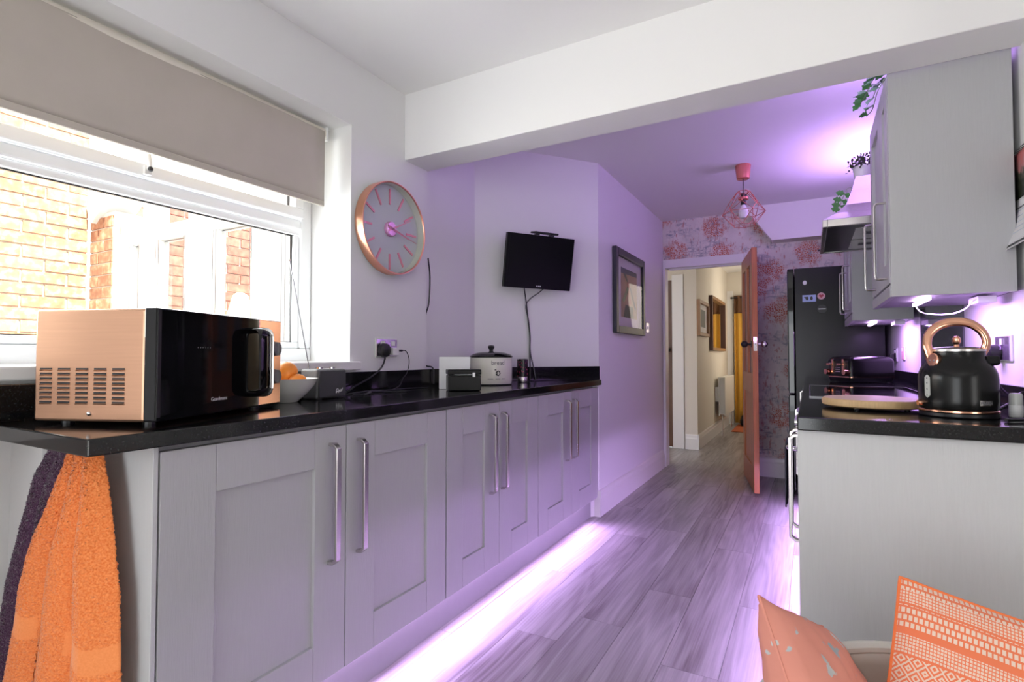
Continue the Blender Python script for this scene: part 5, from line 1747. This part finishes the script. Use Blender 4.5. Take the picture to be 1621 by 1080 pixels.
# ================================================================== towels
def towel(name, label, mname, band, sil, yc, seed, nf, ph, amp, tilt, bandz, thick=0.004, flap=None):
    """sil: list of (z, xl, xr) from top to bottom"""
    rnd = random.Random(seed)
    NU, NV = 200, 380
    zs = [s[0] for s in sil]

    def interp(z, k_):
        for a, b in zip(sil, sil[1:]):
            if b[0] <= z <= a[0]:
                t = (a[0] - z) / (a[0] - b[0])
                return a[k_] + (b[k_] - a[k_]) * t
        return sil[-1][k_]

    def surf(u, v, back):
        zend = zs[-1]
        if flap:
            zend = flap[1] + (zs[-1] - flap[1]) * min(1, max(0, (u - flap[0]) / 0.02)) - 0.06 * max(0, 0.12 - u)
        z = zs[0] + (zend - zs[0]) * v
        xl, xr = interp(z, 1), interp(z, 2)
        d = min(1, v * 3.0)
        A = amp * (0.35 + 0.65 * d)
        ff = nf * u + ph
        prof_ = cos(2 * pi * ff)
        y = -A * (abs(sin(pi * (nf * u + ph))) ** 0.62) * 1.6 + A * 0.5
        edge = min(u, 1 - u)
        env = min(1, edge * 8)
        y = y * (0.4 + 0.6 * env) + (0.014 * (1 - env) ** 2)
        x_ = xl + (xr - xl) * (u + 0.045 * sin(2 * pi * ff) / nf * d)
        zz = z + tilt * (u - 0.5) * v
        inband = 0
        bz = bandz + 0.05 * sin(2 * pi * ff) * 0.25
        if abs(zz - bz) < 0.028 and (u < 0.30 or u > 0.62):
            inband = 1
        fl = 0.0002 if inband else 0.0011
        yy = yc + y + (0.012 if back else -0.006)
        return Vector((x_ + rnd.gauss(0, fl * 0.6), yy + rnd.gauss(0, fl), zz + rnd.gauss(0, fl * 0.6))), inband

    mb = MB()
    flags = []
    pts = []
    for j in range(NV + 1):
        for i in range(NU + 1):
            p, b_ = surf(i / NU, j / NV, False)
            pts.append(p)
            flags.append(b_)
    f_main, f_band = [], []
    for j in range(NV):
        for i in range(NU):
            k_ = j * (NU + 1) + i
            q = (k_, k_ + 1, k_ + NU + 2, k_ + NU + 1)
            (f_band if flags[k_] else f_main).append(q)
    me = bpy.data.meshes.new(name)
    me.from_pydata([tuple(p) for p in pts], [], f_main + f_band)
    me.materials.append(M[mname])
    me.materials.append(M[band])
    for i, p in enumerate(me.polygons):
        if i >= len(f_main):
            p.material_index = 1
    me.shade_smooth()
    o = bpy.data.objects.new(name, me)
    COL.objects.link(o)
    sd_ = o.modifiers.new('solid', 'SOLIDIFY')
    sd_.thickness = thick
    sd_.offset = 1
    tag(o, label, 'towel')
    return o


ot = towel('hand_towel', 'orange terry towel hanging below the near worktop corner', 'terryorange', 'bandorange',
           [(0.875, -1.480, -1.379), (0.832, -1.504, -1.367), (0.784, -1.542, -1.352), (0.721, -1.585, -1.337), (0.633, -1.661, -1.321), (0.545, -1.717, -1.304),
            (0.444, -1.750, -1.295), (0.372, -1.782, -1.292), (0.266, -1.826, -1.292), (0.150, -1.839, -1.292)],
           0.588, 1, 3.0, 0.0, 0.030, 0.10, 0.44, flap=(0.31, 0.27))
ot2 = towel('hand_towel', 'dark plum terry towel hanging left of the orange one', 'terrypurple', 'terrypurple',
            [(0.868, -1.663, -1.565), (0.832, -1.699, -1.575), (0.770, -1.772, -1.611), (0.687, -1.808, -1.663), (0.594, -1.859, -1.684), (0.491, -1.921, -1.715), (0.388, -1.952, -1.756), (0.274, -1.994, -1.787), (0.140, -2.025, -1.818)],
            0.617, 2, 2.0, 0.0, 0.012, 0.06, 0.0)
for nm, lab, x_, z_, m_ in (('towel_hook', 'chrome hook showing below the right edge of the orange towel', -1.335, 0.425, 'chrome'),):
    t = thing(nm, lab, 'hook', (x_, 0.640, z_))
    MB().box(-0.09, -0.045, -0.004, 0, -0.03, 0.03).build('plate', 'chrome', t, bevel=0.001)
    MB().tube(catmull([(-0.05, -0.003, 0.012), (-0.03, -0.02, 0.016), (-0.008, -0.034, 0.006), (0.008, -0.040, -0.012), (0.016, -0.042, -0.018)], 6), 0.004, 8, flat=(0.008, 0.003)).build('prong', 'chrome', t, True)
for lab, x_ in (('small hook under the worktop holding the orange towel', -1.43), ('small hook under the worktop holding the plum towel', -1.615)):
    t = thing('towel_peg', lab, 'hook', (x_, 0.640, 0.868))
    MB().cyl((0, 0, 0), (0, -0.045, 0.0), 0.006, 10).build('peg', 'chrome', t)
    MB().sphere((0, -0.046, 0), 0.008, 10).build('tip', 'chrome', t)

# ================================================================== tub chair and cushions
ch = thing('tub_chair', 'off-white moulded tub chair against the right cabinet', 'chair', (0.262, 1.060, 0))
CR = 0.335


def shell(u, v):
    a = 2 * pi * u
    # v: 0 centre of the seat .. 1 rim
    rim = 0.455 + 0.01 * cos(a - pi / 2)
    if v < 0.55:
        r_ = CR * 0.82 * (v / 0.55)
        z = 0.22 + 0.01 * (v / 0.55) ** 2
    else:
        t = (v - 0.55) / 0.45
        r_ = CR * (0.82 + 0.18 * sin(t * pi / 2))
        z = 0.23 + (rim - 0.23) * t ** 1.1
    return (r_ * cos(a), r_ * sin(a) * 0.98, z)


sh = MB().grid(shell, 64, 24).build('shell', 'chair', ch, True)
s_ = sh.modifiers.new('solid', 'SOLIDIFY')
s_.thickness = 0.010
rim = MB()
rim.tube([Vector(shell(i / 72, 1.0)) + Vector((0.006 * cos(2 * pi * i / 72), 0.006 * sin(2 * pi * i / 72), 0.004)) for i in range(73)], 0.013, 10, flat=(0.017, 0.012))
rim.build('rim', 'chair', ch, True)
for sx in (-1, 1):
    for sy in (-1, 1):
        MB().cyl((0.27 * sx, 0.25 * sy, 0.0), (0.15 * sx, 0.14 * sy, 0.225), 0.011, 12, 0.016).build('leg', 'oakframe', ch, True)


def cushion_mat_pattern():
    m_, nt, b = new_mat('orange_woven_pattern')
    N, L = nt.nodes, nt.links
    tc = N.new('ShaderNodeTexCoord')
    sp_ = N.new('ShaderNodeSeparateXYZ')
    L.new(tc.outputs['UV'], sp_.inputs[0])
    U, V = sp_.outputs[0], sp_.outputs[1]

    def mth(op, a, bb=None, c=None):
        k_ = N.new('ShaderNodeMath')
        k_.operation = op
        for i, x_ in enumerate((a, bb, c)):
            if x_ is None:
                continue
            if isinstance(x_, (int, float)):
                k_.inputs[i].default_value = x_
            else:
                L.new(x_, k_.inputs[i])
        return k_.outputs[0]

    def tri(x_, f):           # 0..1 triangle wave
        return mth('PINGPONG', mth('MULTIPLY', x_, f * 2), 1.0)

    def band(lo, hi):
        return mth('MULTIPLY', mth('GREATER_THAN', V, lo), mth('LESS_THAN', V, hi))

    def wv(fu, fv, thr, shift=0.0):
        row = mth('FLOOR', mth('MULTIPLY', V, fv))
        uu = mth('ADD', U, mth('MULTIPLY', row, shift))
        return mth('MULTIPLY', mth('GREATER_THAN', tri(uu, fu), thr), mth('GREATER_THAN', tri(V, fv), 0.30))

    ticks = wv(58, 34, 0.32, 0.008)
    rows = wv(90, 76, 0.25, 0.0)
    # diamonds
    dm_ = mth('ADD', tri(U, 19), tri(V, 17))
    dia = mth('GREATER_THAN', tri(dm_, 1.6), 0.52)
    # single row of rhombi
    ce = mth('ABSOLUTE', mth('SUBTRACT', V, 0.435))
    rh = mth('LESS_THAN', mth('ADD', mth('MULTIPLY', ce, 46), tri(U, 22)), 0.62)
    line = mth('GREATER_THAN', tri(V, 60), 0.5)
    parts = [(0.955, 1.0, ticks, None), (0.90, 0.955, rows, None), (0.80, 0.89, ticks, None), (0.70, 0.77, rows, None), (0.50, 0.69, dia, None),
             (0.475, 0.495, line, None), (0.395, 0.47, rh, None), (0.33, 0.385, rows, None), (0.22, 0.32, ticks, None), (0.12, 0.20, dia, None), (0.0, 0.10, rows, None)]
    acc = None
    for lo, hi, pat, _ in parts:
        z = mth('MULTIPLY', band(lo, hi), pat)
        acc = z if acc is None else mth('MAXIMUM', acc, z)
    mx = N.new('ShaderNodeMix')
    mx.data_type = 'RGBA'
    mx.inputs[6].default_value = (0.82, 0.20, 0.085, 1)
    mx.inputs[7].default_value = (0.80, 0.60, 0.48, 1)
    L.new(acc, mx.inputs[0])
    L.new(mx.outputs[2], b.inputs['Base Color'])
    b.inputs['Roughness'].default_value = 0.9
    b.inputs['Sheen Weight'].default_value = 0.15
    return m_


M['pattern'] = cushion_mat_pattern()
M['coral'] = mat('coral_linen', (0.74, 0.27, 0.18), 0.9, noise=0.06, nscale=300, bump=0.3, bscale=500, stretch=(1, 1, 1), sheen=0.15)
def coral_mat():
    m_, nt, b = new_mat('coral_linen_bird_print')
    N, L = nt.nodes, nt.links
    tc = N.new('ShaderNodeTexCoord')
    n = N.new('ShaderNodeTexNoise')
    n.inputs['Scale'].default_value = 8.5
    n.inputs['Detail'].default_value = 3
    L.new(tc.outputs['UV'], n.inputs['Vector'])
    n2 = N.new('ShaderNodeTexNoise')
    n2.inputs['Scale'].default_value = 9
    L.new(tc.outputs['Object'], n2.inputs['Vector'])
    r = ramp(N, [(0.0, (0, 0, 0)), (0.605, (0, 0, 0)), (0.615, (1, 1, 1))])
    L.new(n.outputs[0], r.inputs[0])
    r2 = ramp(N, [(0.4, (0.34, 0.40, 0.44)), (0.6, (0.62, 0.62, 0.60))])
    L.new(n2.outputs[0], r2.inputs[0])
    mx = N.new('ShaderNodeMix')
    mx.data_type = 'RGBA'
    mx.inputs[6].default_value = (0.72, 0.29, 0.22, 1)
    L.new(r.outputs[0], mx.inputs[0])
    L.new(r2.outputs[0], mx.inputs[7])
    L.new(mx.outputs[2], b.inputs['Base Color'])
    b.inputs['Roughness'].default_value = 0.9
    return m_


M['coral'] = coral_mat()
M['piping'] = mat('orange_piping', (0.84, 0.20, 0.06), 0.85, noise=0.05)
M['greyblue'] = mat('grey_blue_print', (0.36, 0.40, 0.44), 0.85, noise=0.06)


def cushion(name, label, mname, size, thick, mw_, seed, back=None, pinch=0.10, dents=()):
    rnd = random.Random(seed)
    N_ = 40
    t = thing(name, label, 'cushion')
    t.matrix_world = mw_

    def side(sgn):
        vs = []
        for j in range(N_ + 1):
            for i in range(N_ + 1):
                u, v = i / N_ * 2 - 1, j / N_ * 2 - 1
                px_ = u * (1 - pinch * (1 - v * v) * 0.55)
                py_ = v * (1 - pinch * (1 - u * u) * 0.55)
                h = (max(0, 1 - u ** 2) * max(0, 1 - v ** 2)) ** 0.46
                z = h * thick
                for (du, dv, dr, da) in dents:
                    z += da * math.exp(-((u - du) ** 2 + (v - dv) ** 2) / dr ** 2) * min(1, h * 3)
                z += 0.0025 * sin(u * 17 + v * 5) * h + 0.002 * sin(v * 21 - u * 7) * h
                vs.append((px_ * size / 2, py_ * size / 2, sgn * z))
        fs = []
        for j in range(N_):
            for i in range(N_):
                k_ = j * (N_ + 1) + i
                q = (k_, k_ + 1, k_ + N_ + 2, k_ + N_ + 1)
                fs.append(q if sgn > 0 else q[::-1])
        return vs, fs

    for sgn, nm, mn in ((1, 'front', mname), (-1, 'back', back or mname)):
        vs, fs = side(sgn)
        me = bpy.data.meshes.new(nm)
        me.from_pydata(vs, [], fs)
        uv = me.uv_layers.new(name='UVMap')
        for lp in me.loops:
            i = lp.vertex_index
            uv.data[lp.index].uv = ((i % (N_ + 1)) / N_, (i // (N_ + 1)) / N_)
        me.materials.append(M[mn])
        me.shade_smooth()
        o = bpy.data.objects.new(nm, me)
        COL.objects.link(o)
        o.parent = t
    ed = []
    for k_ in range(4 * N_):
        s, i = divmod(k_, N_)
        q = i / N_ * 2 - 1
        u, v = ((q, -1), (1, q), (-q, 1), (-1, -q))[s]
        ed.append((u * (1 - pinch * (1 - v * v) * 0.55) * size / 2, v * (1 - pinch * (1 - u * u) * 0.55) * size / 2, 0))
    ed.append(ed[0])
    MB().tube(ed, 0.003, 6).build('piping', 'piping' if back else mname, t, True)
    return t


# patterned cushion leaning in the back of the chair
xx = Vector((0.955, -0.10, -0.165)).normalized()
yy = Vector((0.16, 0.50, 0.85))
yy = (yy - xx * yy.dot(xx)).normalized()
cushion('patterned_cushion', 'orange and cream geometric patterned cushion standing in the tub chair', 'pattern', 0.43, 0.055, frame((0.313, 1.125, 0.441), xx, yy), 1, 'piping', 0.06,
        ((0.1, 0.93, 0.16, -0.03), (-0.75, 0.6, 0.3, 0.008)))
# coral cushion lying over the left side of the chair, one corner pointing up
up_ = Vector((0.013, -0.024, 0.9996))
fw_ = Vector((-0.487, 0.873, 0.027))
rt_v = Vector((0.873, 0.487, 0.0))
dv_ = (0.48 * rt_v - 0.88 * up_).normalized()
pv_ = 0.88 * rt_v + 0.48 * up_
qv_ = (0.47 * pv_ + 0.88 * fw_).normalized()
ea = (dv_ - qv_).normalized()
eb = (dv_ + qv_).normalized()
cc = Vector((-0.077, 1.0, 0.667)) + (ea + eb) * 0.195
cushion('plain_cushion', 'coral linen cushion with grey print, its corner pointing up over the chair side', 'coral', 0.40, 0.075,
        frame(cc, ea, eb), 2, None, 0.08, ((-0.1, 0.1, 0.25, -0.02), (0.35, -0.2, 0.2, 0.012)))
